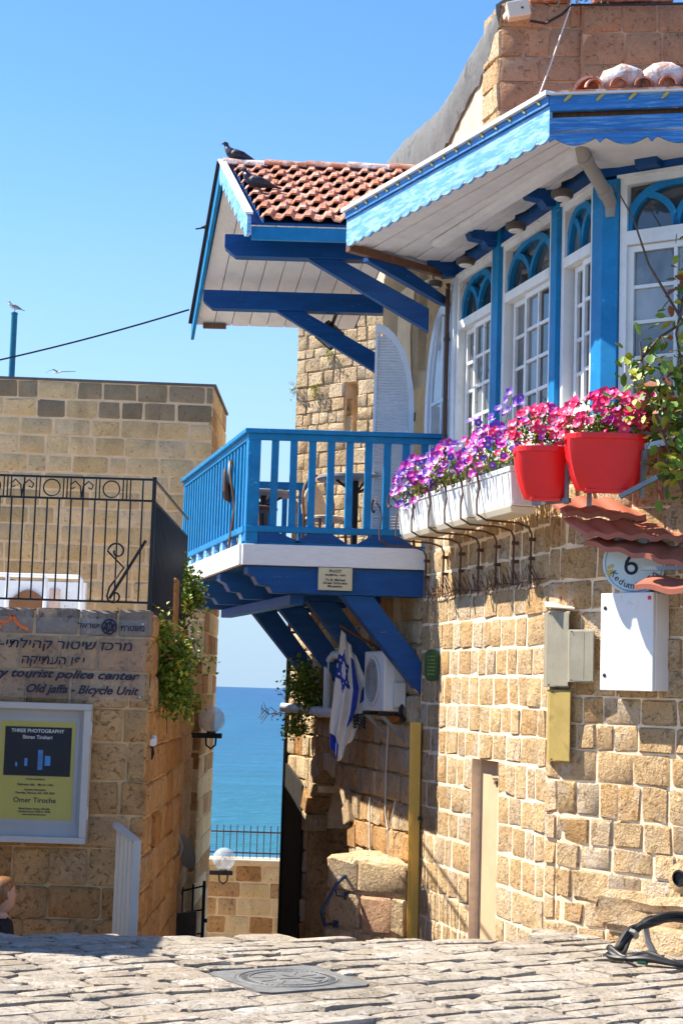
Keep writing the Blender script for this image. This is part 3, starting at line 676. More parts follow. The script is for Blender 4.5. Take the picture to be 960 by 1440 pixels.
mb = MB(); mb.hexa([(.700, 14.262, -1.3), (.722, 14.262, -1.3), (.722, 14.28, -1.3), (.700, 14.28, -1.3)], [(.678, 14.262, 1.34), (.698, 14.262, 1.34), (.698, 14.28, 1.34), (.678, 14.28, 1.34)]); mb.build('rib', M['yel_post'], yp)
MB().box((.755, 14.255, .52), (.03, .05, .03)).build('catch', M['black'], yp)

# ================================================================== LEFT: police station house, tower, alley walls
rnd = random.Random(8)
pl = thing('stone_house', 'low brown stone house with lettered sign, poster case and iron railing on top', 'house', (-2.2, 13, -1.2))
LW = Path([(-3.6, 12.0), (-1.365, 12.0), (-1.385, 14.95), (-1.60, 14.97)])
L1 = LW.L[1]; L2 = LW.L[2]
w = core(LW, 'wall', pl, 0, LW.L[-1], -1.25, 2.11, [], M['mortar_l'], 0, -.35)
zc = courses(-.62, 1.93, .255, rnd, .1)
masonry(LW, w, 1.0, L1 + .012, zc, (.2, .46), [], [M['stone_l']], rnd, .013, .012, .016)
masonry(LW, w, 1.0, L1 + .012, [1.93, 2.135], (.26, .4), [], [M['stone_lt']], rnd, .013, .016, .014)
masonry(LW, w, L1 - .012, L2, courses(-.9, 1.93, .257, rnd, .05), (.42, .7), [], [M['stone_l']], rnd, .014, .014, .02)
masonry(LW, w, L1 - .012, L2, [1.93, 2.10], (.4, .6), [], [M['stone_l']], rnd, .014, .014, .02)
mb = MB(); mb.prism([(-3.6, 12.02), (-1.38, 12.02), (-1.40, 14.9), (-3.6, 14.9)], (0, 0, 1.9), EX, EY, (0, 0, .17)); mb.build('terrace_floor', M['white'], pl)
mb = MB(); mb.hexa([(-1.50, 13.85, 2.07), (-1.375, 13.85, 2.07), (-1.375, 14.1, 2.07), (-1.50, 14.1, 2.07)], [(-1.50, 13.85, 2.50), (-1.375, 13.85, 2.50), (-1.375, 14.1, 2.50), (-1.50, 14.1, 2.50)])
mb.build('corner_pier', M['stone_l'], pl, bevel=.015)
# white upstand with a small arched door at the back of the terrace
mb = MB(); mb.box((-3.2, 15.15, 2.31), (1.72, .1, .40)); mb.build('white_upstand', M['white'], pl)
ol = [(-.17, 0)] + [(-.17 + .34 * i / 12, .14 + .105 * math.sin(math.pi * i / 12)) for i in range(13)] + [(.17, 0)]
MB().prism(ol, (-2.86, 15.09, 2.18), EX, UP, EY * -.03).build('arched_hatch', M['corten'], pl)
MB().box((-2.62, 15.085, 2.31), (.09, .03, .26)).build('pink_panel', surf('pink_plaster', (.6, .42, .34), .8), pl)

tw = thing('stone_tower', 'tall square stone tower with sooty top courses behind the iron railing', 'tower', (-3.2, 21, -2.4))
TW = Path([(-5.2, 19.85), (-1.63, 20.0), (-1.62, 22.1), (-3, 22.12)])
A1 = TW.L[1]; A2 = TW.L[2]
tcore = core(TW, 'wall', tw, 0, TW.L[-1], -2.4, 5.30, [], M['mortar_t'], 0, -.6)
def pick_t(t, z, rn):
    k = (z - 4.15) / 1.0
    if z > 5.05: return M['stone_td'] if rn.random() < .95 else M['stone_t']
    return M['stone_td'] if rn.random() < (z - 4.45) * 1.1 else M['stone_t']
zt = courses(1.95, 5.28, .2225, rnd, .07)
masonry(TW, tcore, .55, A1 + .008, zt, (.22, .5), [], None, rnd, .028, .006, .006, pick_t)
zl = courses(-2.3, 1.95, .235, rnd, .07)
masonry(TW, tcore, A1 - .95, A1 + .008, zl, (.3, .5), [], [M['stone_t'], M['stone_l']], rnd, .024, .006, .008)
masonry(TW, tcore, A1 - .008, A2, courses(-2.3, 5.28, .25, rnd, .05), (.6, .9), [], [M['stone_l'], M['stone_t']], rnd, .018, .008, .012)
mb = MB(); mb.prism([(-5.2, 19.83), (-1.60, 19.975), (-1.59, 22.13), (-5.2, 22.13)], (0, 0, 5.285), EX, EY, (0, 0, .03)); mb.build('cap_slab', M['cement'], tw)
# parapet at the end of the alley with its iron railing
pw = thing('parapet_wall', 'low orange stone parapet closing the alley in front of the sea', 'wall', (-1.2, 24, -2.3))
PW = Path([(-2.6, 24.0), (-.62, 24.0)])
pc = core(PW, 'wall', pw, 0, PW.L[-1], -2.6, -.93, [], M['mortar_t'], 0, -.35)
masonry(PW, pc, .5, PW.L[-1], courses(-2.4, -.96, .235, rnd, .08), (.26, .5), [], [M['stone_l'], M['stone_t']], rnd, .022, .008, .01)
MB().box((-1.6, 24.16, -.905), (2.0, .42, .05)).build('coping', M['plaster'], pw, bevel=.008)
pr = thing('iron_railing', 'thin iron railing on top of the alley parapet with the sea behind', 'railing', (-1.2, 24.1, -.88))
for i in range(19):
    x = -2.35 + i * .098; MB().bar((x, 24.15, -.885), (x, 24.15, -.43), .012, .012).tube([(x, 24.15, -.43), (x, 24.15, -.40)], [.011, .002], 6).build('bar', M['rust'], pr)
for z in (-.50, -.80): MB().bar((-2.4, 24.15, z), (-.62, 24.15, z), .018, .02).build('rail', M['rust'], pr)
MB().bar((-.63, 24.15, -.885), (-.63, 24.15, -.47), .03, .03).build('post', M['rust'], pr)
# unseen pier added left of the frame, shaped to cast the shadow across the square's edge
nb = thing('shadow_pier', 'plain stone pier added unseen beyond the left edge to cast a shadow on the paving', 'pier', (-4.45, 10.97, -1.2))
MB().box((-4.45, 10.97, .9), (1.7, .75, 4.4)).build('wall', M['stone_l'], nb)
MB().box((-4.45, 10.97, 3.15), (1.8, .85, .1)).build('roof_slab', M['cement'], nb)

# ================================================================== BALCONY (blue, projecting to the left, running away from the viewer)
def BP3(w_, t, z): return V((.75 - .2826 * t - w_ * (1 - .022 * t), 14.4 + t, z))
BW, BT = 1.60, 3.70
bal = thing('balcony', 'bright blue wooden balcony with white edge board on heavy blue struts', 'balcony', (.0, 16, 2.4))
BA = V((-.2826, 1, 0)).normalized()
def qbox(mb, w0, w1, t0, t1, z0, z1):
    mb.hexa([BP3(w0, t0, z0), BP3(w1, t0, z0), BP3(w1, t1, z0), BP3(w0, t1, z0)], [BP3(w0, t0, z1), BP3(w1, t0, z1), BP3(w1, t1, z1), BP3(w0, t1, z1)]); return mb
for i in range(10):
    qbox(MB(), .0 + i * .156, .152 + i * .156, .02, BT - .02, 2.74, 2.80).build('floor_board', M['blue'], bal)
eb = qbox(MB(), 0, BW + .02, -.045, -.005, 2.67, 2.855).build('edge_board', M['white_b'], bal, bevel=.005)
qbox(MB(), BW, BW + .045, -.003, BT, 2.67, 2.855).build('edge_board', M['white_b'], bal, bevel=.005)
qbox(MB(), 0, BW + .02, -.004, .05, 2.855, 2.88).build('sill_rail', M['blue_r'], bal)
# rails
qbox(MB(), -.20, BW + .035, -.06, .06, 3.845, 3.885).build('top_rail', M['blue_r'], bal, bevel=.006)
qbox(MB(), -.18, BW + .0, -.025, .03, 3.79, 3.843).build('under_rail', M['blue_r'], bal)
qbox(MB(), BW - .085, BW + .035, .062, BT + .05, 3.845, 3.885).build('top_rail', M['blue_r'], bal, bevel=.006)
qbox(MB(), BW - .055, BW + .0, .032, BT, 3.79, 3.843).build('under_rail', M['blue_r'], bal)
qbox(MB(), 0, BW + .0, -.035, .035, 2.965, 3.02).build('bottom_rail', M['blue_r'], bal, bevel=.004)
qbox(MB(), BW - .06, BW + .01, .037, BT, 2.965, 3.02).build('bottom_rail', M['blue_r'], bal, bevel=.004)
qbox(MB(), 0, BW, BT - .03, BT + .03, 3.80, 3.88).build('top_rail', M['blue_r'], bal)
qbox(MB(), 0, BW, BT - .03, BT + .03, 2.965, 3.02).build('bottom_rail', M['blue_r'], bal)
qbox(MB(), BW - .115, BW - .003, -.02, .09, 2.86, 3.845).build('corner_post', M['blue_r'], bal, bevel=.005)
qbox(MB(), BW - .10, BW - .003, BT - .09, BT, 2.86, 3.845).build('corner_post', M['blue_r'], bal)
for i in range(10):
    w_ = BW - .215 - i * .166
    if w_ > -.2: qbox(MB(), w_ - .062, w_, -.012, .016, 3.02, 3.80).build('baluster', M['blue_r'], bal, bevel=.004)
for i in range(22):
    t = .20 + i * .160; qbox(MB(), BW - .042, BW - .012, t, t + .062, 3.02, 3.80).build('baluster', M['blue_r'], bal, bevel=.004)
for i in range(22):
    t = .20 + i * .160; w_ = BW - .20 - i * .2
    if w_ > .05: qbox(MB(), w_ - .06, w_, BT - .012, BT + .012, 3.02, 3.80).build('baluster', M['blue_r'], bal)
for w_, a, b in ((1.36, .26, .12), (.93, .23, .10), (.36, .25, .11)):
    l0, l1 = (w_ - a, w_ + a) if w_ < 1.2 else (w_ - a, BW - .12)
    u0, u1 = (w_ - b, w_ + b) if w_ < 1.2 else (w_ - .05, BW - .12)
    MB().hexa([BP3(l1, -.02, 2.88), BP3(l0, -.02, 2.88), BP3(l0, .03, 2.88), BP3(l1, .03, 2.88)], [BP3(u1, -.02, 2.965), BP3(u0, -.02, 2.965), BP3(u0, .03, 2.965), BP3(u1, .03, 2.965)]).build('rail_block', M['blue'], bal)
for i in range(8):
    t = .12 + i * .47; MB().hexa([BP3(BW, t, 2.857), BP3(BW - .05, t, 2.857), BP3(BW - .05, t + .2, 2.857), BP3(BW, t + .2, 2.857)], [BP3(BW, t + .05, 2.965), BP3(BW - .05, t + .05, 2.965), BP3(BW - .05, t + .14, 2.965), BP3(BW, t + .14, 2.965)]).build('rail_block', M['blue_w'], bal)
# joists with carved ends, and the struts that carry them
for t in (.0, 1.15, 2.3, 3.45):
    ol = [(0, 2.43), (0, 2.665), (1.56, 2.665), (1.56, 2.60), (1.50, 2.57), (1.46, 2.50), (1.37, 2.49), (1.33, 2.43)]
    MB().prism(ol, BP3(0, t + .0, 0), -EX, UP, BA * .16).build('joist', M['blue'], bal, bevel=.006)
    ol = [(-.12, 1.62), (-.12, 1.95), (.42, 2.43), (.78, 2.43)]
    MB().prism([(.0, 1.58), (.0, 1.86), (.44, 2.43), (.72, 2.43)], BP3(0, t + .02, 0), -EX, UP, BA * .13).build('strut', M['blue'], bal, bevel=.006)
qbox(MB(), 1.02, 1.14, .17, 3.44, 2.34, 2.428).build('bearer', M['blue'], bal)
# plaque hung on the front joist
plq = thing('plaque', 'small cream plaque with Hebrew and English lettering under the balcony edge', 'plaque', BP3(.80, -.06, 2.47))
c = BP3(.80, -.05, 2.565)
MB().box(c, (.30, .012, .20)).build('plate', M['plaque'], plq, bevel=.003)
MB().box(c + V((0, -.008, 0)), (.285, .004, .185)).build('face', M['plaque'], plq)
for tx, z, h in (('לבנעית', .058, .036), ('היווני - אורתודוכסי', .026, .024), ('To St. Michael', -.018, .030), ('Greek Orthodox', -.046, .030), ('Monastery', -.074, .030)):
    if ord(tx[0]) > 1000: tx = tx[::-1]
    text_mesh(tx, h, c + V((0, -.0115, z)), EX, UP, M['ink_k'], plq, bold=.0006)

# furniture on the balcony
def table(w_, t, r, label):
    p = BP3(w_, t, 2.80); o = thing('round_table', label, 'table', p, 'tables on the balcony')
    MB().lathe(p + UP * .74, [(r * .96, -.018), (r, -.010), (r, .012), (r * .97, .02)], 28).build('table_top', M['ttop'], o, smooth=True)
    MB().lathe(p + UP * .03, [(.04, 0), (.032, .06), (.032, .69), (.06, .70)], 12).build('column', M['iron'], o)
    for k in range(4):
        a = k * math.pi / 2 + .5; d = V((math.cos(a), math.sin(a), 0)); MB().tube([p + UP * .10, p + d * .10 + UP * .09, p + d * .26 + UP * .015], [.02, .017, .014], 6).build('foot', M['iron'], o)
        MB().tube([p + UP * .60, p + d * .10 + UP * .66, p + d * .2 + UP * .72], .012, 6).build('stay', M['iron'], o)
table(.46, .62, .36, 'grey round table nearest the front of the balcony')
table(1.02, 2.0, .32, 'grey round table farther back along the balcony')
def chair(w_, t, ang, label, wick):
    p = BP3(w_, t, 2.80); o = thing('bistro_chair', label, 'chair', p, 'bentwood chairs on the balcony')
    Mx = Matrix.Rotation(ang, 4, 'Z')
    def L(x, y, z): return p + (Mx @ V((x, y, z)))
    mb = MB(); mb.lathe(L(0, 0, .45), [(.19, -.02), (.205, -.01), (.205, .012), (.18, .02)], 20); mb.build('seat', M['wicker' if wick else 'wood'], o, smooth=True)
    for x, y in ((-.15, -.14), (.15, -.14)): MB().tube([L(x * .9, y * .9, .44), L(x * 1.05, y * 1.1, .0)], [.017, .012], 6).build('leg', M['wood'], o)
    pts = [L(-.17, .21, 0), L(-.16, .16, .45)] + [L(-.17 * math.cos(math.pi * i / 10), .19 + .06 * math.sin(math.pi * i / 10), .62 + .28 * math.sin(math.pi * i / 10)) for i in range(11)] + [L(.16, .16, .45), L(.17, .21, 0)]
    MB().tube(pts, .015, 6).build('back_frame', M['wood'], o, smooth=True)
    ol = [(-.14 + .28 * i / 10, .60 + .24 * math.sin(math.pi * i / 10)) for i in range(11)] + [(.13, .52), (-.13, .52)]
    MB().prism(ol, L(0, .20, 0), (Mx @ V((1, 0, 0))), (Mx @ V((0, .12, 1))).normalized(), (Mx @ V((0, .015, 0)))).build('back_panel', M['wicker' if wick else 'wood'], o)
    MB().tube([L(.17 * math.cos(a), .17 * math.sin(a), .22) for a in [2 * math.pi * i / 14 for i in range(15)]], .009, 6).build('ring_stretcher', M['wood'], o, smooth=True)
chair(1.36, .75, R(80), 'dark bentwood chair at the left railing corner of the balcony', False)
chair(.50, 1.45, R(28), 'bentwood chair with pale wicker back behind the nearest balcony table', True)
chair(.16, .55, R(-75), 'brown bentwood chair closest to the house wall on the balcony', False)
chair(.95, 2.85, R(160), 'bentwood chair at the far table on the balcony', False)

# ================================================================== BALCONY ROOF (tiled gable over the balcony)
rf = thing('balcony_roof', 'red tiled gable roof with white boarded underside above the balcony', 'roof', (-.2, 16.1, 5.6))
LX = lambda y: -.87 - .207 * (y - 14.0)
EN, RG, EFAR = (13.98, 5.64), (16.1, 6.80), (18.2, 5.70)
def slope_pt(y, near): 
    a, b = (EN, RG) if near else (EFAR, RG)
    return a[1] + (b[1] - a[1]) * (y - a[0]) / (b[0] - a[0])
RX = lambda y: 4.8194 - .2826 * y + (.44 if y < 15.6 else .42)
mb = MB()
for (y0, y1, nr) in ((EN[0], RG[0], True), (RG[0], EFAR[0], False)):
    z0, z1 = slope_pt(y0, nr), slope_pt(y1, nr)
    mb.hexa([(LX(y0), y0, z0 - .012), (RX(y0), y0, z0 - .012), (RX(y1), y1, z1 - .012), (LX(y1), y1, z1 - .012)], [(LX(y0), y0, z0 + .012), (RX(y0), y0, z0 + .012), (RX(y1), y1, z1 + .012), (LX(y1), y1, z1 + .012)])
mb.build('sheathing', M['blue'], rf)
n = 9; yy0, yy1 = RG[0] - .02, EFAR[0]
for i in range(n):
    def bx(y, k): return LX(y) + .03 + (RX(y) - .05 - LX(y)) * k
    a, b = i / n + .0025, (i + 1) / n - .0025; z0, z1 = slope_pt(RG[0], False) - .02, slope_pt(yy1, False) - .016
    MB().hexa([(bx(yy0, a), yy0, z0 - .02), (bx(yy0, b), yy0, z0 - .02), (bx(yy1, b), yy1, z1 - .02), (bx(yy1, a), yy1, z1 - .02)],
              [(bx(yy0, a), yy0, z0), (bx(yy0, b), yy0, z0), (bx(yy1, b), yy1, z1), (bx(yy1, a), yy1, z1)]).build('ceiling_board', M['white'], rf)
# tiles on the near slope, one object each
rnd = random.Random(17)
sl = V((0, RG[0] - EN[0], RG[1] - EN[1])); slen = sl.length; sd = sl.normalized(); sn = V((0, -sd.z, sd.y))
tw_, rows = .176, 8; expo = slen / rows
prof = [(0, .0), (.10, .008), (.24, .040), (.52, .040), (.66, .008), (1.0, .0)]
def tile_mesh():
    vs = []; fs = []
    for yy, lift in ((-.03, .026), (expo * 1.06, .0)):
        for x, h in prof: vs.append(V((x * tw_ * 1.0, 0, 0)) + sd * yy + sn * (h + lift + .02))
        for x, h in prof: vs.append(V((x * tw_ * 1.0, 0, 0)) + sd * yy + sn * (h + lift + .002))
    k = len(prof)
    for i in range(k - 1):
        fs += [(i, i + 1, 2 * k + i + 1, 2 * k + i), (k + i, 3 * k + i, 3 * k + i + 1, k + i + 1), (i, k + i, k + i + 1, i + 1), (2 * k + i, 2 * k + i + 1, 3 * k + i + 1, 3 * k + i)]
    fs += [(0, 2 * k, 3 * k, k), (k - 1, 2 * k - 1, 4 * k - 1, 3 * k - 1)]
    me = bpy.data.meshes.new('roof_tile'); me.from_pydata(vs, [], fs); me.materials.append(M['tile']); me.validate()
    return me
tm = tile_mesh(); rl = V(rf.location)
for r_ in range(rows):
    p0 = V((0, EN[0], EN[1] + .012)) + sd * (r_ * expo); x = LX(p0.y) + .075
    while x < RX(p0.y) - .05:
        o = bpy.data.objects.new('roof_tile', tm); link(o, rf); o.location = V((x, p0.y, p0.z)) - rl + V((rnd.uniform(-.004, .004), 0, rnd.uniform(0, .006))); o.rotation_euler = (0, rnd.uniform(-.03, .03), rnd.uniform(-.025, .025))
        x += tw_
x = LX(RG[0]) + .02; i = 0
while x < RX(RG[0]) - .1:
    l = .43; mb = MB(); sec = [(math.cos(a), math.sin(a)) for a in [math.pi * k / 8 for k in range(9)]]
    A = [V((x - .02, RG[0] + c_ * .115, RG[1] + .035 + s_ * .085)) for c_, s_ in sec]; B = [V((x + l, RG[0] + c_ * .105, RG[1] + .025 + s_ * .075)) for c_, s_ in sec]
    Ai = [V((x - .02, RG[0] + c_ * .10, RG[1] + .03 + s_ * .07)) for c_, s_ in sec]; Bi = [V((x + l, RG[0] + c_ * .09, RG[1] + .02 + s_ * .06)) for c_, s_ in sec]
    fs = []
    for k in range(8): fs += [(k, k + 1, 10 + k, 9 + k), (18 + k, 27 + k, 28 + k, 19 + k), (k, 18 + k, 19 + k, k + 1), (9 + k, 10 + k, 28 + k, 27 + k)]
    fs += [(0, 9, 27, 18), (8, 26, 35, 17)]
    mb.add(A + B + Ai + Bi, fs).build('ridge_tile', M['tile_o'] if i % 3 == 0 else M['tile'], rf, smooth=True); x += l - .01; i += 1
# barge boards on the gable
def scallop(L, n, h, top, cusp=.35):
    pts = []
    for i in range(n):
        for k in range(6):
            u = k / 6; pts.append((L * (i + u) / n, -h * (1 - cusp) - h * cusp * math.sin(math.pi * min(1, u * 1.15)) if u * 1.15 < 1 else -h * (1 - cusp) + h * .05))
    pts.append((L, -h * (1 - cusp))); return pts + [(L, top), (0, top)]
a = V((LX(RG[0]) - .0, RG[0], RG[1] + .03)); b = V((LX(EN[0]), EN[0] - .06, EN[1] - .0)); d = b - a
MB().prism(scallop(d.length, 9, .17, .05), a, d.normalized(), V((0, -sd.z * -1 * 0, 1)), V((-.035, 0, 0))).build('barge_board', M['blue_w'], rf)
MB().bar(a + V((-.02, 0, .072)), b + V((-.02, -.02, .072)), .07, .02).build('barge_capping', M['white_b'], rf)
b2 = V((LX(EFAR[0]) - .0, EFAR[0] + .1, EFAR[1] - .06)); d2 = b2 - a
MB().prism([(0, -.13), (d2.length, -.13), (d2.length + .02, .0), (d2.length, .05), (0, .05)], a + V((-.0, .01, 0)), d2.normalized(), UP, V((-.035, 0, 0))).build('barge_board', M['blue_r'], rf)
MB().bar(a + V((-.03, .03, .062)), b2 + V((-.03, 0, .062)), .08, .022).build('barge_capping', M['dark'], rf)
MB().box((LX(18.1) + .22, 18.17, 5.645), (.26, .06, .05)).build('eave_packer', M['wood'], rf)
MB().hexa([(LX(EN[0]) + .0, EN[0] - .005, 5.50), (RX(14), EN[0] - .005, 5.50), (RX(14), EN[0] + .04, 5.50), (LX(EN[0]) + .0, EN[0] + .04, 5.50)], [(LX(EN[0]) + .0, EN[0] - .005, 5.615), (RX(14), EN[0] - .005, 5.615), (RX(14), EN[0] + .04, 5.615), (LX(EN[0]) + .0, EN[0] + .04, 5.615)]).build('eave_beam', M['blue_r'], rf)
# purlins with chamfered ends, and their struts to the wall
for y, z, xl, st in ((14.55, 5.70, -1.14, True), (17.25, 5.84, -1.56, True)):
    xr = 4.8194 - .2826 * y + (.1 if y < 15 else .44)
    ol = [(xl, z), (xl, z - .12), (xl + .10, z - .20), (xr, z - .20), (xr, z)]
    MB().prism(ol, (0, y, 0), EX, UP, (0, .15, 0)).build('purlin', M['blue'], rf, bevel=.006)
    xs_ = xr - 1.05 if y < 15 else xr - 1.02
    MB().prism([(xs_ - .14, z - .20), (xs_ + .16, z - .20), (xr - .07, z - .63), (xr - .07, z - .84)], (0, y + .02, 0), EX, UP, (0, .11, 0)).build('strut', M['blue'], rf, bevel=.006)
# black square floodlight under the far purlin
fl = thing('floodlight', 'black square floodlight under the far beam of the balcony roof', 'floodlight', (-.08, 17.9, 5.35))
Mf = Matrix.Rotation(R(40), 3, 'Y') @ Matrix.Rotation(R(35), 3, 'X')
MB().box((-.19, 17.62, 5.46), (.24, .09, .24), Mf).build('housing', M['iron'], fl, bevel=.01)
MB().box(V((-.19, 17.62, 5.46)) + Mf @ V((0, -.05, 0)), (.18, .012, .18), Mf).build('lens', M['pane'], fl)
MB().bar((-.17, 17.57, 5.56), (-.11, 17.37, 5.68), .03, .03).build('bracket', M['iron'], fl)

# ================================================================== BAY WINDOW with its eave
bay = thing('bay_window', 'blue and white glazed bay window under the scalloped blue eave', 'bay window', (1.6, 12, 3.4))
BO = .0
WD = V((.83, -.55, 0)).normalized(); WN = V((WD.y, -WD.x, 0))
K0 = FP(3.64, BO, 0)
def WP(s, o, z): return V((K0.x + WD.x * s + WN.x * o, K0.y + WD.y * s + WN.y * o, z))
def BF(s, o, z): return FP(s, BO + o, z)
def pbox(mb, P, s0, s1, z0, z1, o0, o1):
    mb.hexa([P(s0, o1, z0), P(s1, o1, z0), P(s1, o0, z0), P(s0, o0, z0)], [P(s0, o1, z1), P(s1, o1, z1), P(s1, o0, z1), P(s0, o0, z1)]); return mb
def arcbar(mb, P, pts, wd, o0, o1):
    q = []
    for i, p in enumerate(pts):
        a = V(pts[max(0, i - 1)]); b = V(pts[min(len(pts) - 1, i + 1)]); d = (b - a).normalized(); nn = V((-d.y, d.x)) * wd / 2
        q.append((V(p) + nn, V(p) - nn))
    for (a, b), (c_, d_) in zip(q, q[1:]):
        mb.hexa([P(a.x, o1, a.y), P(b.x, o1, b.y), P(b.x, o0, b.y), P(a.x, o0, a.y)], [P(c_.x, o1, c_.y), P(d_.x, o1, d_.y), P(d_.x, o0, d_.y), P(c_.x, o0, c_.y)])
def window(P, s0, s1, z0, zb0, zb1, z1, leaves, rows, fw_=.05, trim=True, glass='pane'):
    """frame with Gothic transom above and mullioned leaves below"""
    mb = MB()
    pbox(mb, P, s0, s0 + fw_, z0, z1, -.10, .012); pbox(mb, P, s1 - fw_, s1, z0, z1, -.10, .012)
    pbox(mb, P, s0 + fw_, s1 - fw_, z1 - .05, z1, -.10, .012); pbox(mb, P, s0 + fw_, s1 - fw_, zb0, zb1, -.10, .016)
    pbox(mb, P, s0 + fw_, s1 - fw_, z0, z0 + .06, -.10, .010)
    if trim: pbox(mb, P, s0 - .02, s1 + .01, z1, z1 + .022, -.05, .03)
    fr = mb.build('window', M['white'], bay)
    pbox(MB(), P, s0 + fw_, s1 - fw_, zb1, z1 - .05, -.060, -.052).build('pane', M[glass], fr)
    a = (s1 - s0) / 2 - fw_; cx = (s0 + s1) / 2; h = z1 - .06 - zb1; mb = MB()
    arcbar(mb, P, [(cx - a * math.cos(math.pi * i / 18), zb1 + h * math.sin(math.pi * i / 18) ** .8) for i in range(19)], .055, -.05, -.01)
    for sg in (-1, 1):
        arcbar(mb, P, [(cx + sg * a * .72 * (1 - math.cos(R(80) * i / 9)), zb1 + h * .80 * math.sin(R(80) * i / 9)) for i in range(10)], .045, -.05, -.013)
    mb.build('arch_tracery', M['blue_r'], fr)
    for (u0, u1, cols, dep) in leaves:
        mb = MB(); L0, L1 = s0 + fw_ + (s1 - s0 - 2 * fw_) * u0, s0 + fw_ + (s1 - s0 - 2 * fw_) * u1; zt, zl = zb0 - .004, z0 + .062; f2 = .042
        pbox(mb, P, L0, L0 + f2, zl, zt, dep - .05, dep); pbox(mb, P, L1 - f2, L1, zl, zt, dep - .05, dep)
        pbox(mb, P, L0 + f2, L1 - f2, zt - f2, zt, dep - .05, dep); pbox(mb, P, L0 + f2, L1 - f2, zl, zl + .07, dep - .05, dep)
        iw = (L1 - L0 - 2 * f2); g = .024
        for c_ in range(1, cols): x = L0 + f2 + iw * c_ / cols; pbox(mb, P, x - g / 2, x + g / 2, zl + .07, zt - f2, dep - .046, dep - .004)
        zi0, zi1 = zl + .07, zt - f2
        for r_ in range(1, rows): z = zi0 + (zi1 - zi0) * r_ / rows; pbox(mb, P, L0 + f2, L1 - f2, z - g / 2, z + g / 2, dep - .044, dep - .006)
        mb.build('leaf_frame', M['white'], fr)
        for c_ in range(cols):
            for r_ in range(rows):
                x0 = L0 + f2 + iw * c_ / cols; x1 = L0 + f2 + iw * (c_ + 1) / cols; za = zi0 + (zi1 - zi0) * r_ / rows; zb = zi0 + (zi1 - zi0) * (r_ + 1) / rows
                pbox(MB(), P, x0, x1, za, zb, dep - .030, dep - .024).build('pane', M[glass], fr)
    return fr
Z0, ZB0, ZB1, ZT = 3.50, 4.67, 4.745, 5.14
window(BF, .72, 1.57, Z0, ZB0, ZB1, ZT, ((0.02, .40, 1, -.05), (.40, .99, 2, -.015)), 4)
window(BF, 1.77, 2.76, Z0, ZB0, ZB1, ZT, ((0.05, .42, 1, -.05), (.40, .99, 2, -.015)), 4)
window(BF, 2.93, 3.485, Z0, ZB0, ZB1, ZT, ((0.12, .60, 1, -.05), (.58, .99, 1, -.015)), 4)
window(WP, .115, .90, Z0, ZB0 - .02, ZB1, ZT - .02, ((0.0, .99, 2, -.015),), 4, glass='pane2')
window(WP, .98, 1.8, Z0, ZB0 - .02, ZB1, ZT - .02, ((0.0, .99, 2, -.015),), 4, glass='pane2')
for s0, s1, o1 in ((1.575, 1.765, .05), (2.765, 2.925, .05), (.62, .715, .04)):
    if s0 < 1: pbox(MB(), BF, s0, s1, Z0 - .05, 5.14, -.12, o1).build('post', M['lilac'], bay, bevel=.004)
    else: pbox(MB(), BF, s0 + .05, s1, Z0 - .05, 5.36, -.12, o1).build('post', M['blue_r'], bay, bevel=.004)
MB().prism([q.xy[:] for q in (BF(3.49, .03, 0), BF(3.655, .03, 0), WP(.11, .03, 0), WP(.11, -.12, 0), BF(3.49, -.12, 0))], (0, 0, Z0 - .1), EX, EY, UP * (5.12 - Z0 + .1)).build('corner_post', M['blue_r'], bay, bevel=.006)
pbox(MB(), WP, .885, .975, Z0, 5.12, -.1, .06).build('post', M['blue_r'], bay, bevel=.005)
pbox(MB(), BF, .62, 3.62, ZT + .025, 5.36, -.10, .02).build('frieze', M['blue'], bay)
pbox(MB(), WP, -.02, 1.9, ZT + .005, 5.36, -.10, .02).build('frieze', M['blue'], bay)
pbox(MB(), BF, .60, 3.62, Z0 - .09, Z0 - .002, -.2, .06).build('sill', M['white'], bay)
pbox(MB(), WP, -.04, 1.9, Z0 - .09, Z0 - .002, -.2, .05).build('sill', M['white'], bay)
# bay floor carried over the turned wall below, and a near-black screen standing in for the unlit room behind the glass
flo = [BF(.62, .02, 0).xy[:], BF(3.62, .02, 0).xy[:], WP(.05, .02, 0).xy[:], WP(1.9, .02, 0).xy[:], (4.4, 11.2), (2.2, 13.6)]
MB().prism(flo, (0, 0, 3.33), EX, EY, UP * .07).build('floor_slab', M['soffit'], bay)
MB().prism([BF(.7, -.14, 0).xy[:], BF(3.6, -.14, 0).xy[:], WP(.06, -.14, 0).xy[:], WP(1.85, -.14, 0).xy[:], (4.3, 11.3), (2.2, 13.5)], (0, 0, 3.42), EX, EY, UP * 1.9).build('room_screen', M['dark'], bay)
for s0 in (1.67, 2.845, .66):                                    # corbels at the post heads
    c_ = BF(s0, .02, 5.20); ol = [(0, -.04), (0, .15), (.34, .15), (.34, .10), (.27, .07), (.24, .0), (.14, -.01), (.10, -.06)]
    MB().prism(ol, c_ - TF * .055, NF, UP, TF * .11).build('corbel', M['blue'], bay, bevel=.004)
for s0 in (.34, .93, 1.5):
    MB().prism([(0, -.05), (0, .12), (.20, .12), (.20, .08), (.12, .05), (.09, -.05)], WP(s0, .02, 5.2) - WD * .08, WN, UP, WD * .16).build('corbel', M['blue'], bay, bevel=.004)
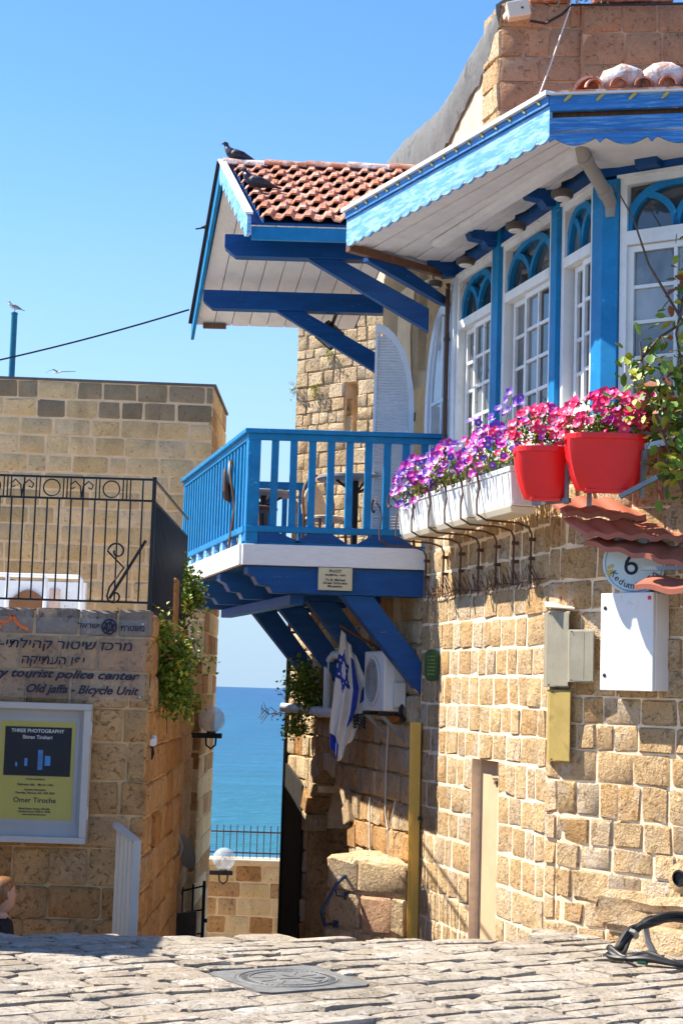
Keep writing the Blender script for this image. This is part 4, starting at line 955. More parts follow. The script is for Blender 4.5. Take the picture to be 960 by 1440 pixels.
# eave: fascias, soffit boards, trim
A_ = V((1.26, 10.2, 0)); B_ = V((-.03, 12.92, 0)); C_ = BF(.56, .06, 0); D_ = BF(3.66, .05, 0); E_ = V((3.2, 9.86, 0))
AB = (B_ - A_); AE = (E_ - A_); ABn = AB.normalized(); AEn = AE.normalized(); nAB = V((ABn.y, -ABn.x, 0)); nAB = nAB if nAB.x < 0 else -nAB; nAE = V((AEn.y, -AEn.x, 0))
def scal2(L, n, hi, lo):
    pts = []
    for i in range(n):
        for k in range(9):
            u = k / 9; b = lo + (hi - lo) * (1 - math.sin(math.pi * u) ** .7) * .75
            if k == 0: b = hi - (hi - lo) * .35
            pts.append((L * (i + u) / n, b))
        pts.append((L * (i + .965) / n, hi))
    return pts + [(L, hi)]
L = AB.length
MB().prism(scal2(L, 19, -.185, -.228) + [(L, 0), (0, 0)], A_ + UP * 5.385, ABn, UP + V((0, 0, 0)), nAB * -.022).build('fascia_board', M['blue_w'], bay)
MB().prism([(-.01, 0), (L, 0), (L, .055), (-.01, .055)], A_ + UP * 5.392 + nAB * .018, ABn, UP, nAB * -.04).build('fascia_cap', M['blue_w2'], bay)
MB().prism([(-.02, 0), (L + .03, 0), (L + .03, .03), (-.02, .03)], A_ + UP * 5.449 + nAB * .045, ABn, UP, nAB * -.12).build('drip_edge', M['white_b'], bay)
L = AE.length
def scal3(L, n, hi, lo):
    pts = []; p = L / n
    for i in range(n):
        for k in range(13):
            u = .10 + .80 * k / 12; pts.append((p * (i + u), hi + (lo - hi) * math.sin(math.pi * (u - .10) / .80)))
        pts += [(p * (i + .945), hi - .018), (p * (i + .955 + .015), hi - .03), (p * (i + 1.0), hi - .03), (p * (i + 1.03), hi - .015)]
    pts = [q for q in pts if q[0] <= L]
    return pts
MB().prism([(0.0, -.24)] + scal3(L, 6, -.215, -.262) + [(L, -.06), (0.0, -.08)], A_ + UP * 5.385, AEn, UP, nAE * -.022).build('fascia_board', M['blue_w2'], bay)
MB().prism([(0, -.045), (L, -.03), (L, .055), (0, .055)], A_ + UP * 5.392 + nAE * .018, AEn, UP, nAE * -.04).build('fascia_cap', M['blue_w2'], bay)
MB().prism([(-.02, 0), (L, 0), (L, .012), (-.02, .012)], A_ + UP * 5.449 + nAE * .04, AEn, UP, nAE * -.12).build('drip_edge', M['white_b'], bay)
MB().prism([(0, -.2), (L, -.2), (L, .03), (0, .03)], A_ + UP * 5.385 - nAE * .05, AEn, UP, nAE * -.02).build('backing_board', M['wood'], bay)
mk = M['mark'] = surf('yellow_sealant', (.50, .40, .12), .8, .2, 20, .002)
for i in range(9):
    p = A_ + AEn * (.12 + i * .205) + UP * 5.432 + nAE * .022; MB().lathe(p, [(.042, 0), (.038, .006), (.02, .009)], 10, nAE, 1, .28).build('sealant_dab', mk, bay)
for i in range(16):
    p = A_ + ABn * (.1 + i * .18) + UP * 5.432 + nAB * .022; MB().lathe(p, [(.034, 0), (.030, .006), (.015, .009)], 8, nAB, 1, .28).build('sealant_dab', mk, bay)
nb_ = 9
for i in range(nb_):
    k0, k1 = i / nb_ + .004, (i + 1) / nb_ - .002; dz = (i % 2) * .012; lift = .10
    def sp(t, k): 
        a = A_ + (D_ - A_) * k if t == 0 else B_ + (C_ - B_) * k
        return a + UP * (5.175 + dz + lift * k)
    MB().hexa([sp(0, k0), sp(1, k0), sp(1, k1), sp(0, k1)], [sp(0, k0) + UP * .02, sp(1, k0) + UP * .02, sp(1, k1) + UP * .02, sp(0, k1) + UP * .02]).build('soffit_board', M['soffit'], bay)
a = A_ + (D_ - A_) * .60 + UP * 5.205; b = B_ + (C_ - B_) * .60 + UP * 5.205
MB().bar(a, a + (b - a) * .80, .075, .05).build('soffit_trim', M['white'], bay)
MB().prism([A_.xy[:], E_.xy[:], (3.4, 10.3), D_.xy[:]], (0, 0, 5.20), EX, EY, UP * .02).build('soffit_board', M['soffit'], bay)
# closing board at the far end of the eave and its brace
MB().hexa([B_ + UP * 5.12, C_ + UP * 5.16, C_ + V((.03, -.05, 5.16)), B_ + V((.03, -.05, 5.12))], [B_ + UP * 5.185, C_ + UP * 5.21, C_ + V((.03, -.05, 5.21)), B_ + V((.03, -.05, 5.185))]).build('end_board', M['wood'], bay)
MB().hexa([B_ + V((.02, .01, 5.2)), C_ + V((0, .01, 5.22)), C_ + V((.0, .035, 5.22)), B_ + V((.02, .035, 5.2))], [B_ + V((.02, .01, 5.42)), C_ + V((0, .01, 5.6)), C_ + V((0, .035, 5.6)), B_ + V((.02, .035, 5.42))]).build('end_board', M['white_b'], bay)
MB().prism([(0.1, 5.13), (.48, 5.16), (1.12, 4.99), (1.18, 4.93), (1.05, 4.93), (.1, 5.10)], B_ + V((.12, .10, 0)), (C_ - B_).normalized(), UP, (C_ - B_).normalized().cross(UP) * -.06).build('brace', M['blue'], bay)
# roof slopes above the eave with a run of barrel tiles along the front
Q_ = V((uc.x - .05, uc.y + .05, 6.1)); P_ = UFP(-.9, -.02, 6.0)
mb = MB(); ez = 5.47
mb.hexa([A_ + UP * ez, B_ + UP * ez, C_ + V((.0, .1, ez + .18)), Q_], [A_ + UP * (ez + .02), B_ + UP * (ez + .02), C_ + V((.0, .1, ez + .20)), Q_ + UP * .02])
mb.hexa([A_ + UP * ez, E_ + UP * ez, V((4.6, 13.4, 6.1)), Q_], [A_ + UP * (ez + .02), E_ + UP * (ez + .02), V((4.6, 13.4, 6.12)), Q_ + UP * .02]); mb.build('roof_deck', M['tile'], bay)
def barrel(p, d, r, l, name, mat, thick=.018):
    d = V(d).normalized(); x = d.cross(UP).normalized(); y = x.cross(d); sec = [math.pi * k / 9 for k in range(10)]; vs = []
    for t, q in ((0, r), (l, r * .92)):
        vs += [V(p) + d * t + x * (math.cos(a) * q) + y * (math.sin(a) * q) for a in sec] + [V(p) + d * t + x * (math.cos(a) * (q - thick)) + y * (math.sin(a) * (q - thick)) for a in sec]
    fs = []
    for k in range(9): fs += [(k, k + 1, 21 + k, 20 + k), (10 + k, 30 + k, 31 + k, 11 + k), (k, 10 + k, 11 + k, k + 1), (20 + k, 21 + k, 31 + k, 30 + k)]
    fs += [(0, 20, 30, 10), (9, 19, 39, 29)]
    return MB().add(vs, fs).build(name, mat, bay, smooth=True)
barrel(A_ + V((.30, .30, 5.60)), (.35, 1, .10), .115, .5, 'hip_tile', M['tile'])
rnd = random.Random(31)
for i in range(6):
    p = A_ + AEn * (.50 + i * .26) + V((0, .26, 5.625)); mb = MB()
    mb.loft([(p + AEn * t + UP * rnd.uniform(-.012, .012), r1 * rnd.uniform(.92, 1.1), r2 * rnd.uniform(.92, 1.1), AEn) for t, r1, r2 in ((-.15, .03, .03), (-.12, .10, .075), (-.06, .13, .10), (0, .14, .118), (.06, .13, .10), (.12, .11, .07), (.155, .04, .03))], 12)
    mb.build('mortared_tile', M['tile_o'], bay, smooth='all')
for i in range(11):
    p = A_ + AEn * (.30 + i * .155) + V((0, .08, 5.535)); barrel(p, (.08, 1, .36), .058, .34, 'eave_tile', M['tile'], .012)
# lamps under the eave
for i, (s0, lb) in enumerate(((.62, 'farthest round lamp under the eave beside the balcony'), (1.42, 'second round lamp from the balcony under the eave'), (2.50, 'third round lamp from the balcony under the eave'), (3.36, 'round lamp under the eave nearest the corner post'))):
    p = BF(s0, .20, 5.06); o = thing('eave_lamp', lb, 'lamp', p, 'round lamps under the eave')
    MB().lathe(p, [(.055, 0), (.075, .008), (.080, .03), (.078, .05), (.03, .065)], 18).build('shade', M['lampshade'], o, smooth=True)
    MB().lathe(p - UP * .012, [(.045, 0), (.055, .008), (.055, .013)], 16).build('lens', M['pvc'], o)
    MB().tube([p + UP * .06, p + UP * .11, p - NF * .1 + UP * .16], .010, 6).build('arm', M['iron'], o)
# grey waste pipe elbow at the corner, thin brown downpipe at the far end
dpipe = thing('drainpipe', 'grey plastic drainpipe elbow running from the eave to the corner post', 'pipe', (1.6, 10.7, 5.0))
MB().tube([(1.50, 10.44, 5.30), (1.505, 10.46, 5.22), (1.53, 10.51, 5.16), (1.74, 10.80, 4.985), (1.775, 10.86, 4.94), (1.78, 10.87, 4.86)], .046, 14).build('pipe', M['pvc_g'], dpipe, smooth=True)
MB().tube([(1.535, 10.515, 5.157), (1.56, 10.55, 5.136)], .053, 14).build('collar', M['pvc_g'], dpipe, smooth=True)
MB().tube([(1.70, 10.745, 5.018), (1.73, 10.787, 4.993)], .053, 14).build('collar', M['pvc_g'], dpipe, smooth=True)
dp2 = thing('drainpipe', 'thin dark brown drainpipe between the arched door and the bay window', 'pipe', FP(.56, .08, 2.9))
MB().tube([FP(.635, .07, 5.1), FP(.635, .07, 2.92)], .020, 10).build('pipe', M['brownpipe'], dp2, smooth=True)
for z in (3.4, 4.6): MB().tube([FP(.635, .07, z), FP(.635, .07, z + .03)], .026, 10).build('clip', M['brownpipe'], dp2)

# ================================================================== ARCHED BALCONY DOOR AND ITS SHUTTER LEAF
dr = thing('arched_door', 'pale arched balcony door frame beside the bay window', 'door', FP(.1, .05, 2.8))
def archpts(a, zsp, h, n=18): return [(-a * math.cos(math.pi * i / n), zsp + h * math.sin(math.pi * i / n)) for i in range(n + 1)]
cx_ = -.07; P = lambda s, o, z: FP(cx_ + s, -.165 + o, z)
for a, w2, o1, nm in ((.38, .08, .04, 'outer_frame'), (.315, .05, .02, 'inner_frame')):
    mb = MB(); arcbar(mb, P, [(-a, 2.84)] + archpts(a, 4.15, .90) + [(a, 2.84)], w2, .0, o1); mb.build(nm, M['lilac'], dr)
MB().prism([(-.30, 2.84)] + archpts(.30, 4.15, .85) + [(.30, 2.84)], FP(cx_, -.16, 0), TF, UP, NF * .006).build('pane', M['pane2'], dr)
mb = MB(); pbox(mb, P, -.02, .02, 2.84, 4.98, .012, .03)
for z in (3.3, 3.75, 4.2): pbox(mb, P, -.30, .30, z, z + .03, .012, .028)
mb.build('glazing_bar', M['lilac'], dr)
sh = thing('shutter_leaf', 'pale louvred half arch shutter leaf swung open over the balcony', 'shutter', (.45, 14.85, 2.85))
hx = FP(-.33, .03, 0); SX = V((-1, .10, 0)).normalized()
def shp(k): return [(0, 2.86)] + [(0 + k, 4.15)] + [(.37 - (.37 - k) * math.cos(math.pi / 2 * i / 10), 4.15 + (.80 - k) * math.sin(math.pi / 2 * i / 10)) for i in range(1, 10)] + [(.37, 4.95 - k), (.37, 2.86)]
out = [(0, 2.86), (0, 4.15)] + [(.37 - .37 * math.cos(math.pi / 2 * i / 10), 4.15 + .80 * math.sin(math.pi / 2 * i / 10)) for i in range(1, 11)] + [(.37, 2.86)]
inn = [(.045, 3.0), (.045, 4.13)] + [(.365 - .32 * math.cos(math.pi / 2 * i / 10), 4.15 + .72 * math.sin(math.pi / 2 * i / 10)) for i in range(1, 10)] + [(.345, 4.865), (.345, 3.0)]
SPN = SX.cross(UP)
mb = MB()
m_ = len(out); 
for i in range(m_):
    a, b = out[i], out[(i + 1) % m_]; c_, d_ = inn[i], inn[(i + 1) % m_]
    Pq = [V(hx) + SX * q[0] + UP * q[1] for q in (a, b, d_, c_)]
    mb.hexa([p - SPN * .018 for p in Pq], [p + SPN * .018 for p in Pq])
for z in (3.86,): mb.hexa([V(hx) + SX * q[0] + UP * q[1] - SPN * .016 for q in ((.04, z), (.35, z), (.35, z + .07), (.04, z + .07))], [V(hx) + SX * q[0] + UP * q[1] + SPN * .016 for q in ((.04, z), (.35, z), (.35, z + .07), (.04, z + .07))])
mb.build('frame', M['lilac'], sh)
mb = MB(); z = 3.03
while z < 4.84:
    x0 = .047 if z < 4.15 else .365 - .32 * math.sqrt(max(0, 1 - ((z - 4.15) / .72) ** 2)) + .004
    if x0 < .335: mb.bar(V(hx) + SX * x0 + UP * z, V(hx) + SX * .345 + UP * z, .026, .007, up=(UP + SPN * .9).normalized())
    z += .026
mb.build('louvres', M['lilac'], sh, kind='stuff')
for z in (3.35, 4.05): MB().tube([V(hx) + UP * z, V(hx) + UP * (z + .08)], .014, 8).build('hinge', M['rust'], sh)

# ================================================================== FLOWER BOXES, HOOKS, POTS
rnd = random.Random(41)
box_lab = ['white flower box nearest the balcony under magenta petunias', 'middle white flower box under violet and pink petunias', 'white flower box beside the red pots with its ribbed end showing']
for i, (a, b) in enumerate(((.56, 1.37), (1.43, 2.24), (2.30, 3.12))):
    o = thing('flower_box', box_lab[i], 'flower box', FP((a + b) / 2, .33, 2.88), 'white flower boxes')
    def ring(z, g): return [FP(a + g, .45 - g, z), FP(b - g, .45 - g, z), FP(b - g, .22 + g, z), FP(a + g, .22 + g, z)]
    mb = MB(); mb.hexa(ring(2.915, .025), ring(3.15, .0)); mb.build('trough', M['box_w'], o, bevel=.006)
    mb = MB(); q0 = ring(3.15, -.008); q1 = ring(3.185, -.012); i0 = ring(3.186, .014); mb.hexa(q0, q1); mb.build('rim', M['box_w'], o, bevel=.004)
    mb = MB(); mb.hexa(ring(3.1855, .02), ring(3.19, .02)); mb.build('soil', M['dirt'], o)
    mb = MB(); mb.hexa([FP(a + .08, .41, 2.868), FP(b - .06, .41, 2.868), FP(b - .06, .24, 2.868), FP(a + .08, .24, 2.868)], [FP(a + .06, .43, 2.912), FP(b - .04, .43, 2.912), FP(b - .04, .23, 2.912), FP(a + .06, .23, 2.912)]); mb.build('saucer', M['cream'], o, bevel=.004)
    for k in range(7):
        s_ = a + .05 + k * (b - a - .1) / 6
        MB().hexa([FP(s_ - .012, .43, 2.93), FP(s_ + .012, .43, 2.93), FP(s_ + .012, .42, 2.93), FP(s_ - .012, .42, 2.93)], [FP(s_ - .012, .458, 3.14), FP(s_ + .012, .458, 3.14), FP(s_ + .012, .44, 3.14), FP(s_ - .012, .44, 3.14)]).build('rib', M['box_w'], o)
    for k in range(4):
        w2 = .24 + k * .055; e = b - .02
        MB().hexa([FP(e, w2 + .014, 2.93), FP(e + .004, w2 + .014, 2.93), FP(e + .004, w2 - .012, 2.93), FP(e, w2 - .012, 2.93)], [FP(e + .015, w2 + .016, 3.14), FP(e + .026, w2 + .016, 3.14), FP(e + .026, w2 - .012, 3.14), FP(e + .015, w2 - .012, 3.14)]).build('rib', M['box_w'], o)
ordn = ['first', 'second', 'third', 'fourth', 'fifth', 'sixth', 'seventh']
for i, s_ in enumerate((.16, .62, 1.04, 1.46, 1.84, 2.20, 2.54)):
    o = thing('planter_hook', '%s rusty iron scroll hook from the balcony, under the white flower boxes' % ordn[i], 'hook', FP(s_, .05, 2.5), 'rusty iron hooks holding the flower boxes')
    pts = [FP(s_, .05, 2.42), FP(s_, .045, 2.78), FP(s_, .07, 2.83), FP(s_, .16, 2.855), FP(s_, .40, 2.86), FP(s_, .475, 2.90), FP(s_ - .01, .475, 3.0), FP(s_ - .02, .455, 3.10), FP(s_ - .03, .47, 3.19)]
    cc = FP(s_ - .11, .50, 3.20)
    for k in range(11):
        a = R(20) + R(285) * k / 10; rr_ = .075 - .003 * k; pts.append(cc + TF * (rr_ * math.cos(a)) + UP * (rr_ * math.sin(a)))
    MB().tube(pts, .0085, 6).build('bent_rod', M['rust'], o, smooth=True)
    for z in (2.60, 2.74): MB().box(FP(s_, .03, z), (.03, .06, .025), Matrix.Rotation(math.atan2(TF.y, TF.x), 3, 'Z')).build('wall_clip', M['rust'], o)
wg = thing('wire_guard', 'rusty wire bird guard of short spikes along the stone wall', 'wire guard', FP(1.5, .06, 2.42))
mb = MB(); s_ = .25
while s_ < 2.75:
    h = rnd.uniform(.05, .13); mb.tube([FP(s_, .045, 2.43), FP(s_ + rnd.uniform(-.03, .03), .06 + rnd.uniform(0, .04), 2.43 + h)], .0035, 4)
    mb.tube([FP(s_, .045, 2.43), FP(s_ + rnd.uniform(-.04, .04), .05 + rnd.uniform(0, .03), 2.43 - rnd.uniform(.02, .07))], .003, 4); s_ += rnd.uniform(.022, .05)
mb.build('spikes', M['rust'], wg, kind='stuff')
mb = MB(); mb.tube([FP(.22 + .26 * k, .05 + rnd.uniform(-.008, .02), 2.43 + rnd.uniform(-.02, .02)) for k in range(11)], .005, 5); mb.build('base_wire', M['rust'], wg)

# blossoms share four meshes
def blossom_mesh(name, mat):
    vs = [V((0, 0, -.010))]; n = 10
    for k in range(n):
        a = 2 * math.pi * k / n; vs.append(V((math.cos(a) * .009, math.sin(a) * .009, -.004)))
    for k in range(n):
        a = 2 * math.pi * k / n; r_ = .034 if k % 2 == 0 else .029; vs.append(V((math.cos(a) * r_, math.sin(a) * r_, .008 if k % 2 == 0 else .002)))
    fs = [(0, 1 + k, 1 + (k + 1) % n) for k in range(n)] + [(1 + k, 11 + k, 11 + (k + 1) % n, 1 + (k + 1) % n) for k in range(n)]
    me = bpy.data.meshes.new(name); me.from_pydata(vs, [], fs); me.materials.append(mat); me.materials.append(M['pet_y'])
    for i, p in enumerate(me.polygons): p.material_index = 1 if i < n else 0; p.use_smooth = True
    return me
BM = {k: blossom_mesh('blossom', M['pet_' + k]) for k in 'mvpl'}
def leaf_quad(mb, p, d, l, w_, up, m=0):
    d = V(d).normalized(); x = d.cross(V(up))
    if x.length < .01: x = V((1, 0, 0))
    x = x.normalized() * w_; nn = x.cross(d).normalized() * w_ * .35; p = V(p)
    mb.add([p, p + d * l * .45 + x + nn, p + d * l, p + d * l * .45 - x + nn, p + d * l * .5], [(0, 1, 4), (1, 2, 4), (2, 3, 4), (3, 0, 4)], m)
def rdir(): 
    while True:
        q = V((rnd.uniform(-1, 1), rnd.uniform(-1, 1), rnd.uniform(-1, 1)))
        if .1 < q.length < 1: return q.normalized()
def petunia(label, fn, nb, nl, cols, spread, size=1.0, tall=()):
    """fn(a,b,c) maps a unit mound to the place; blossoms sit on its outer shell"""
    c0 = fn(0, 0, 0); o = thing('petunia_plant', label, 'flowers', c0, 'petunias in the window boxes and pots')
    mb = MB()
    for _ in range(nl):
        q = rdir() * rnd.random() ** .5; q.z = abs(q.z) * .9 - .12; p = fn(q.x, q.y, q.z)
        leaf_quad(mb, p, (rdir() + V((0, 0, .4))), rnd.uniform(.03, .06), rnd.uniform(.008, .016), UP, 0 if rnd.random() < .6 else 1)
    mb.build('foliage', [M['leaf'], M['leaf_y']], o, kind='stuff')
    for k in range(nb):
        q = rdir(); q.z = abs(q.z) if rnd.random() < .85 else q.z * .5
        if q.y > .35 and rnd.random() < .8: q.y = -q.y
        p = fn(q.x * 1.02, q.y * 1.05, q.z * 1.05)
        nrm = (V((q.x * .4, 0, 0)) + V((-.55, -.75, .45)) + rdir() * .55).normalized()
        b = bpy.data.objects.new('blossom', BM[rnd.choices(cols[0], cols[1])[0]]); link(b, o); b.location = p - c0
        b.rotation_euler = nrm.to_track_quat('Z', 'Y').to_euler(); f = size * rnd.uniform(.8, 1.15); b.scale = (f, f, f)
    for p, cl in tall:
        MB().tube([fn(0, 0, .4), (fn(0, 0, .4) + V(p)) / 2 + V((.02, 0, .02)), V(p)], .004, 5).build('stem', M['leaf'], o)
        for k in range(4):
            b = bpy.data.objects.new('blossom', BM[cl]); link(b, o); b.location = V(p) - c0 + rdir() * .05; b.rotation_euler = (V((-.5, -.7, .3)) + rdir() * .5).to_track_quat('Z', 'Y').to_euler()
mnd = lambda s, so, oo, h, z: (lambda a, b, c: FP(s + a * so, .36 - b * oo, z + c * h))
petunia('magenta and purple petunias in the flower box nearest the balcony', mnd(.92, .44, .19, .30, 3.24), 120, 520, ('mvl', (5, 5, 2)), 1)
petunia('violet and lilac petunias in the middle white flower box', mnd(1.72, .46, .19, .31, 3.25), 100, 520, ('vmpl', (5, 5, .3, 3)), 1, 1, ((FP(1.95, .3, 3.66), 'v'),))
petunia('mixed purple and coral petunias in the flower box beside the red pots', mnd(2.55, .46, .19, .28, 3.26), 90, 520, ('pmvl', (2, 6, 3, 1)), 1, 1, ((FP(2.50, .28, 3.70), 'v'), (FP(2.75, .30, 3.74), 'v'), (FP(2.3, .28, 3.62), 'v'), (FP(2.95, .30, 3.66), 'v')))
petunia('coral pink petunias in the smaller red pot', lambda a, b, c: V((1.36 + a * .25 - b * .03, 10.97 + b * .17, 3.33 + c * .22)), 85, 480, ('pm', (12, 1)), 1)
petunia('coral pink petunias in the larger red pot', lambda a, b, c: V((1.72 + a * .30, 10.66 + b * .17, 3.37 + c * .23)), 110, 560, ('pm', (14, 1)), 1, 1.1, ((V((1.98, 10.55, 3.60)), 'p'),))
def pot(cx, cy, zt, wt, wb, h, label):
    o = thing('flower_pot', label, 'flower pot', (cx, cy, zt - h), 'red saddle flower pots')
    def lobe(dy0, dy1, hh, sx, nm):
        mb = MB(); rings = []
        N = 20
        for t in [i / 7 for i in range(8)]:
            z = zt - .02 - hh + hh * t; k = wb + (wt - wb) * (math.sin(t * math.pi / 2) ** .85); hw = k / 2 * sx; y0 = dy0 * (.72 + .28 * t); y1 = dy1
            pts = []
            for j in range(N):
                a = 2 * math.pi * j / N; ca, sa = math.cos(a), math.sin(a); e = .86
                pts.append(V((cx + hw * math.copysign(abs(ca) ** e, ca), cy + (y0 + y1) / 2 + (y1 - y0) / 2 * math.copysign(abs(sa) ** e, sa), z)))
            rings.append(pts)
        for r_ in rings: mb.v += [tuple(p) for p in r_]
        for i in range(7):
            for j in range(N): mb.f.append((i * N + j, i * N + (j + 1) % N, (i + 1) * N + (j + 1) % N, (i + 1) * N + j)); mb.mi.append(0)
        mb.f.append(tuple(range(N))); mb.mi.append(0)
        mb.f.append(tuple(7 * N + j for j in range(N))); mb.mi.append(0)
        return mb.build(nm, M['red'], o, smooth=True)
    lobe(-.16, -.005, h, 1.0, 'front_lobe'); lobe(.16, .03, h * .98, .98, 'back_lobe')
    MB().prism([(cx + (wt / 2 + .012) * math.copysign(abs(math.cos(a)) ** .7, math.cos(a)), cy + .182 * math.copysign(abs(math.sin(a)) ** .7, math.sin(a))) for a in [2 * math.pi * i / 32 for i in range(32)]], (0, 0, zt - .035), EX, EY, UP * .038).build('rim', M['red'], o, bevel=.006)
    MB().lathe((cx, cy, zt + .0035), [(wt * .47, 0), (wt * .45, .006)], 24, (0, 0, 1), 1, .145 / (wt * .47)).build('soil', M['dirt'], o)
    MB().box((cx, cy - .07, zt - .02 - h - .008), (wb * .80, .09, .022)).build('foot', M['red'], o, bevel=.006)
pot(1.36, 10.97, 3.26, .40, .25, .32, 'smaller red plastic flower pot next to the white boxes')
pot(1.725, 10.66, 3.31, .53, .37, .34, 'larger red plastic flower pot at the steel rack')
rk = thing('pot_rack', 'grey square steel rack carrying the two red pots', 'rack', (1.9, 10.7, 2.85))
for p, q in (((1.975, 10.52, 3.235), (2.75, 10.2, 3.40)), ((1.90, 10.95, 3.22), (1.975, 10.52, 3.235))): MB().bar(p, q, .035, .045).build('bar', M['steel'], rk, bevel=.003)
for p, q in (((1.955, 10.52, 3.21), (1.945, 10.56, 2.90)), ((1.50, 10.85, 3.2), (1.50, 10.86, 2.88)), ((1.64, 10.78, 3.0), (1.64, 10.78, 2.86)), ((2.12, 10.55, 3.22), (2.1, 10.6, 2.9)), ((1.80, 10.52, 2.90), (2.02, 10.40, 3.02)), ((1.30, 11.05, 2.90), (1.52, 10.84, 2.905))): MB().bar(p, q, .03, .03).build('strut', M['steel_d'], rk)
# ------------------------------------------------------------------ tiled canopies over the side door
def wave(x, p=.172): 
    u = (x / p) % 1.0; return .026 * (math.sin(math.pi * min(1, u / .72)) if u < .72 else -.25 * math.sin(math.pi * (u - .72) / .28))
def canopy_sheet(name, parent, p00, p10, p01, p11, waves):
    """one course of pressed tile between a back edge p00-p10 and a front edge p01-p11"""
    mb = MB(); n = waves * 10; k = n + 1; p00, p10, p01, p11 = V(p00), V(p10), V(p01), V(p11); W = [wave(i / 10, 1.0) * .6 for i in range(k)]
    V0 = [p00 + (p10 - p00) * i / n + UP * W[i] for i in range(k)]; V1 = [p01 + (p11 - p01) * i / n + UP * W[i] for i in range(k)]
    vs = V0 + V1 + [p + UP * -.034 for p in V1] + [p + UP * -.012 for p in V0]; fs = []
    for i in range(n): fs += [(i, i + 1, k + i + 1, k + i), (k + i, k + i + 1, 2 * k + i + 1, 2 * k + i), (2 * k + i, 2 * k + i + 1, 3 * k + i + 1, 3 * k + i)]
    fs += [(0, k, 2 * k, 3 * k), (n, 3 * k + n, 2 * k + n, k + n)]
    return mb.add(vs, fs).build(name, M['tile_s'], parent, smooth=True)
cn = thing('tile_canopy', 'upper brown red tile canopy below the red pots', 'canopy', (2.0, 10.9, 2.7))
canopy_sheet('tile_course', cn, (1.40, 11.25, 2.97), (2.90, 11.11, 2.97), (1.52, 11.0, 2.84), (2.86, 10.85, 2.815), 8)
canopy_sheet('tile_course', cn, (1.50, 11.02, 2.80), (2.88, 10.87, 2.775), (1.63, 10.77, 2.68), (2.84, 10.60, 2.65), 8)
MB().bar((1.62, 11.0, 2.72), (3.0, 10.9, 2.72), .04, .04).build('batten', M['wood'], cn)
cn2 = thing('tile_canopy', 'lower brown red tile canopy tilted over the round house number sign', 'canopy', (2.1, 10.6, 2.45))
canopy_sheet('tile_course', cn2, (1.74, 11.0, 2.685), (2.78, 10.86, 2.66), (1.62, 10.86, 2.635), (2.56, 10.15, 2.36), 6)
canopy_sheet('tile_course', cn2, (2.0, 10.62, 2.39), (2.67, 10.3, 2.36), (1.90, 10.52, 2.33), (2.56, 10.0, 2.24), 3)
MB().bar((1.96, 10.62, 2.445), (2.6, 10.2, 2.44), .03, .025).build('edge_bar', M['steel_d'], cn2)
# ------------------------------------------------------------------ round number sign, meter boxes and plates on the near wall
RN = V((RD.y, -RD.x, 0)); RT = V((RD.x, RD.y, 0))
def wall_at(px, o=0):                                    # point on the turned wall by its X
    t = (px - TP.x) / RD.x; return V((px + RN.x * o, TP.y + RD.y * t + RN.y * o, 0))
sg = thing('house_number_sign', 'round pale blue enamel sign with number 6 under the canopy', 'sign', wall_at(2.055, .05) + UP * 2.25)
SN = (RN + V((.45, -.35, 0))).normalized(); SR = V((-SN.y, SN.x, 0))
sc_ = wall_at(2.055, .12) + UP * 2.50
MB().lathe(sc_, [(.205, 0), (.209, .004), (.209, .012), (.205, .016)], 44, SN).build('plate', M['sign_bl'], sg, smooth=True)
mb = MB()
for i in range(60):
    a, b = 2 * math.pi * i / 60, 2 * math.pi * (i + 1) / 60
    mb.bar(sc_ + SN * .017 + SR * (.19 * math.cos(a)) + UP * (.19 * math.sin(a)), sc_ + SN * .017 + SR * (.19 * math.cos(b)) + UP * (.19 * math.sin(b)), .002, .003)
mb.build('border_line', M['ink'], sg)
text_mesh('6', .22, sc_ + SN * .018 + UP * -.078 + SR * -.02, SR, UP, M['ink'], sg, 'number')
for k, ch in enumerate('Kedumim Sq'):
    a = R(-90 + (k - 4.5) * 13.5); p = sc_ + SN * .018 + SR * (0.17 * math.cos(a)) + UP * (0.17 * math.sin(a)); y_ = -(SR * math.cos(a) + UP * math.sin(a)); x_ = y_.cross(SN) * 1
    x_ = SR * -math.sin(a) + UP * math.cos(a)
    if ch != ' ': text_mesh(ch, .062, p, x_, y_, M['ink'], sg, 'letter')
for k, ch in enumerate('םימודק רככ'):
    a = R(90 - (k - 4.5) * 12); p = sc_ + SN * .018 + SR * (.15 * math.cos(a)) + UP * (.15 * math.sin(a)); y_ = (SR * math.cos(a) + UP * math.sin(a)); x_ = SR * math.sin(a) - UP * math.cos(a)
    if ch != ' ': text_mesh(ch, .055, p, x_, y_, M['ink'], sg, 'letter')
mb = MB()
for q in ((-.165, -.03), (-.15, -.055), (-.175, -.06), (-.145, -.02), (-.16, -.08)): mb.lathe(sc_ + SN * .017 + SR * q[0] + UP * q[1], [(.013, 0), (.013, .002)], 8, SN)
mb.build('flower_emblem', M['mark'], sg)
def wall_box(name, label, cat, x0, x1, z0, z1, dep, mat, o0=.02, group=None, rot=0.0):
    a, b = wall_at(x0, o0), wall_at(x1, o0); a = V(a); d = (b - a)
    o = thing(name, label, cat, (a + b) / 2 + UP * z0, group)
    nn = V((d.y, -d.x, 0)).normalized(); nn = nn if nn.y < 0 else -nn
    MB().hexa([a + UP * z0, b + UP * z0, b + nn * dep + UP * z0, a + nn * dep + UP * z0], [a + UP * z1, b + UP * z1, b + nn * dep + UP * z1, a + nn * dep + UP * z1]).build('case', mat, o, bevel=.004)
    return o, a, b, nn
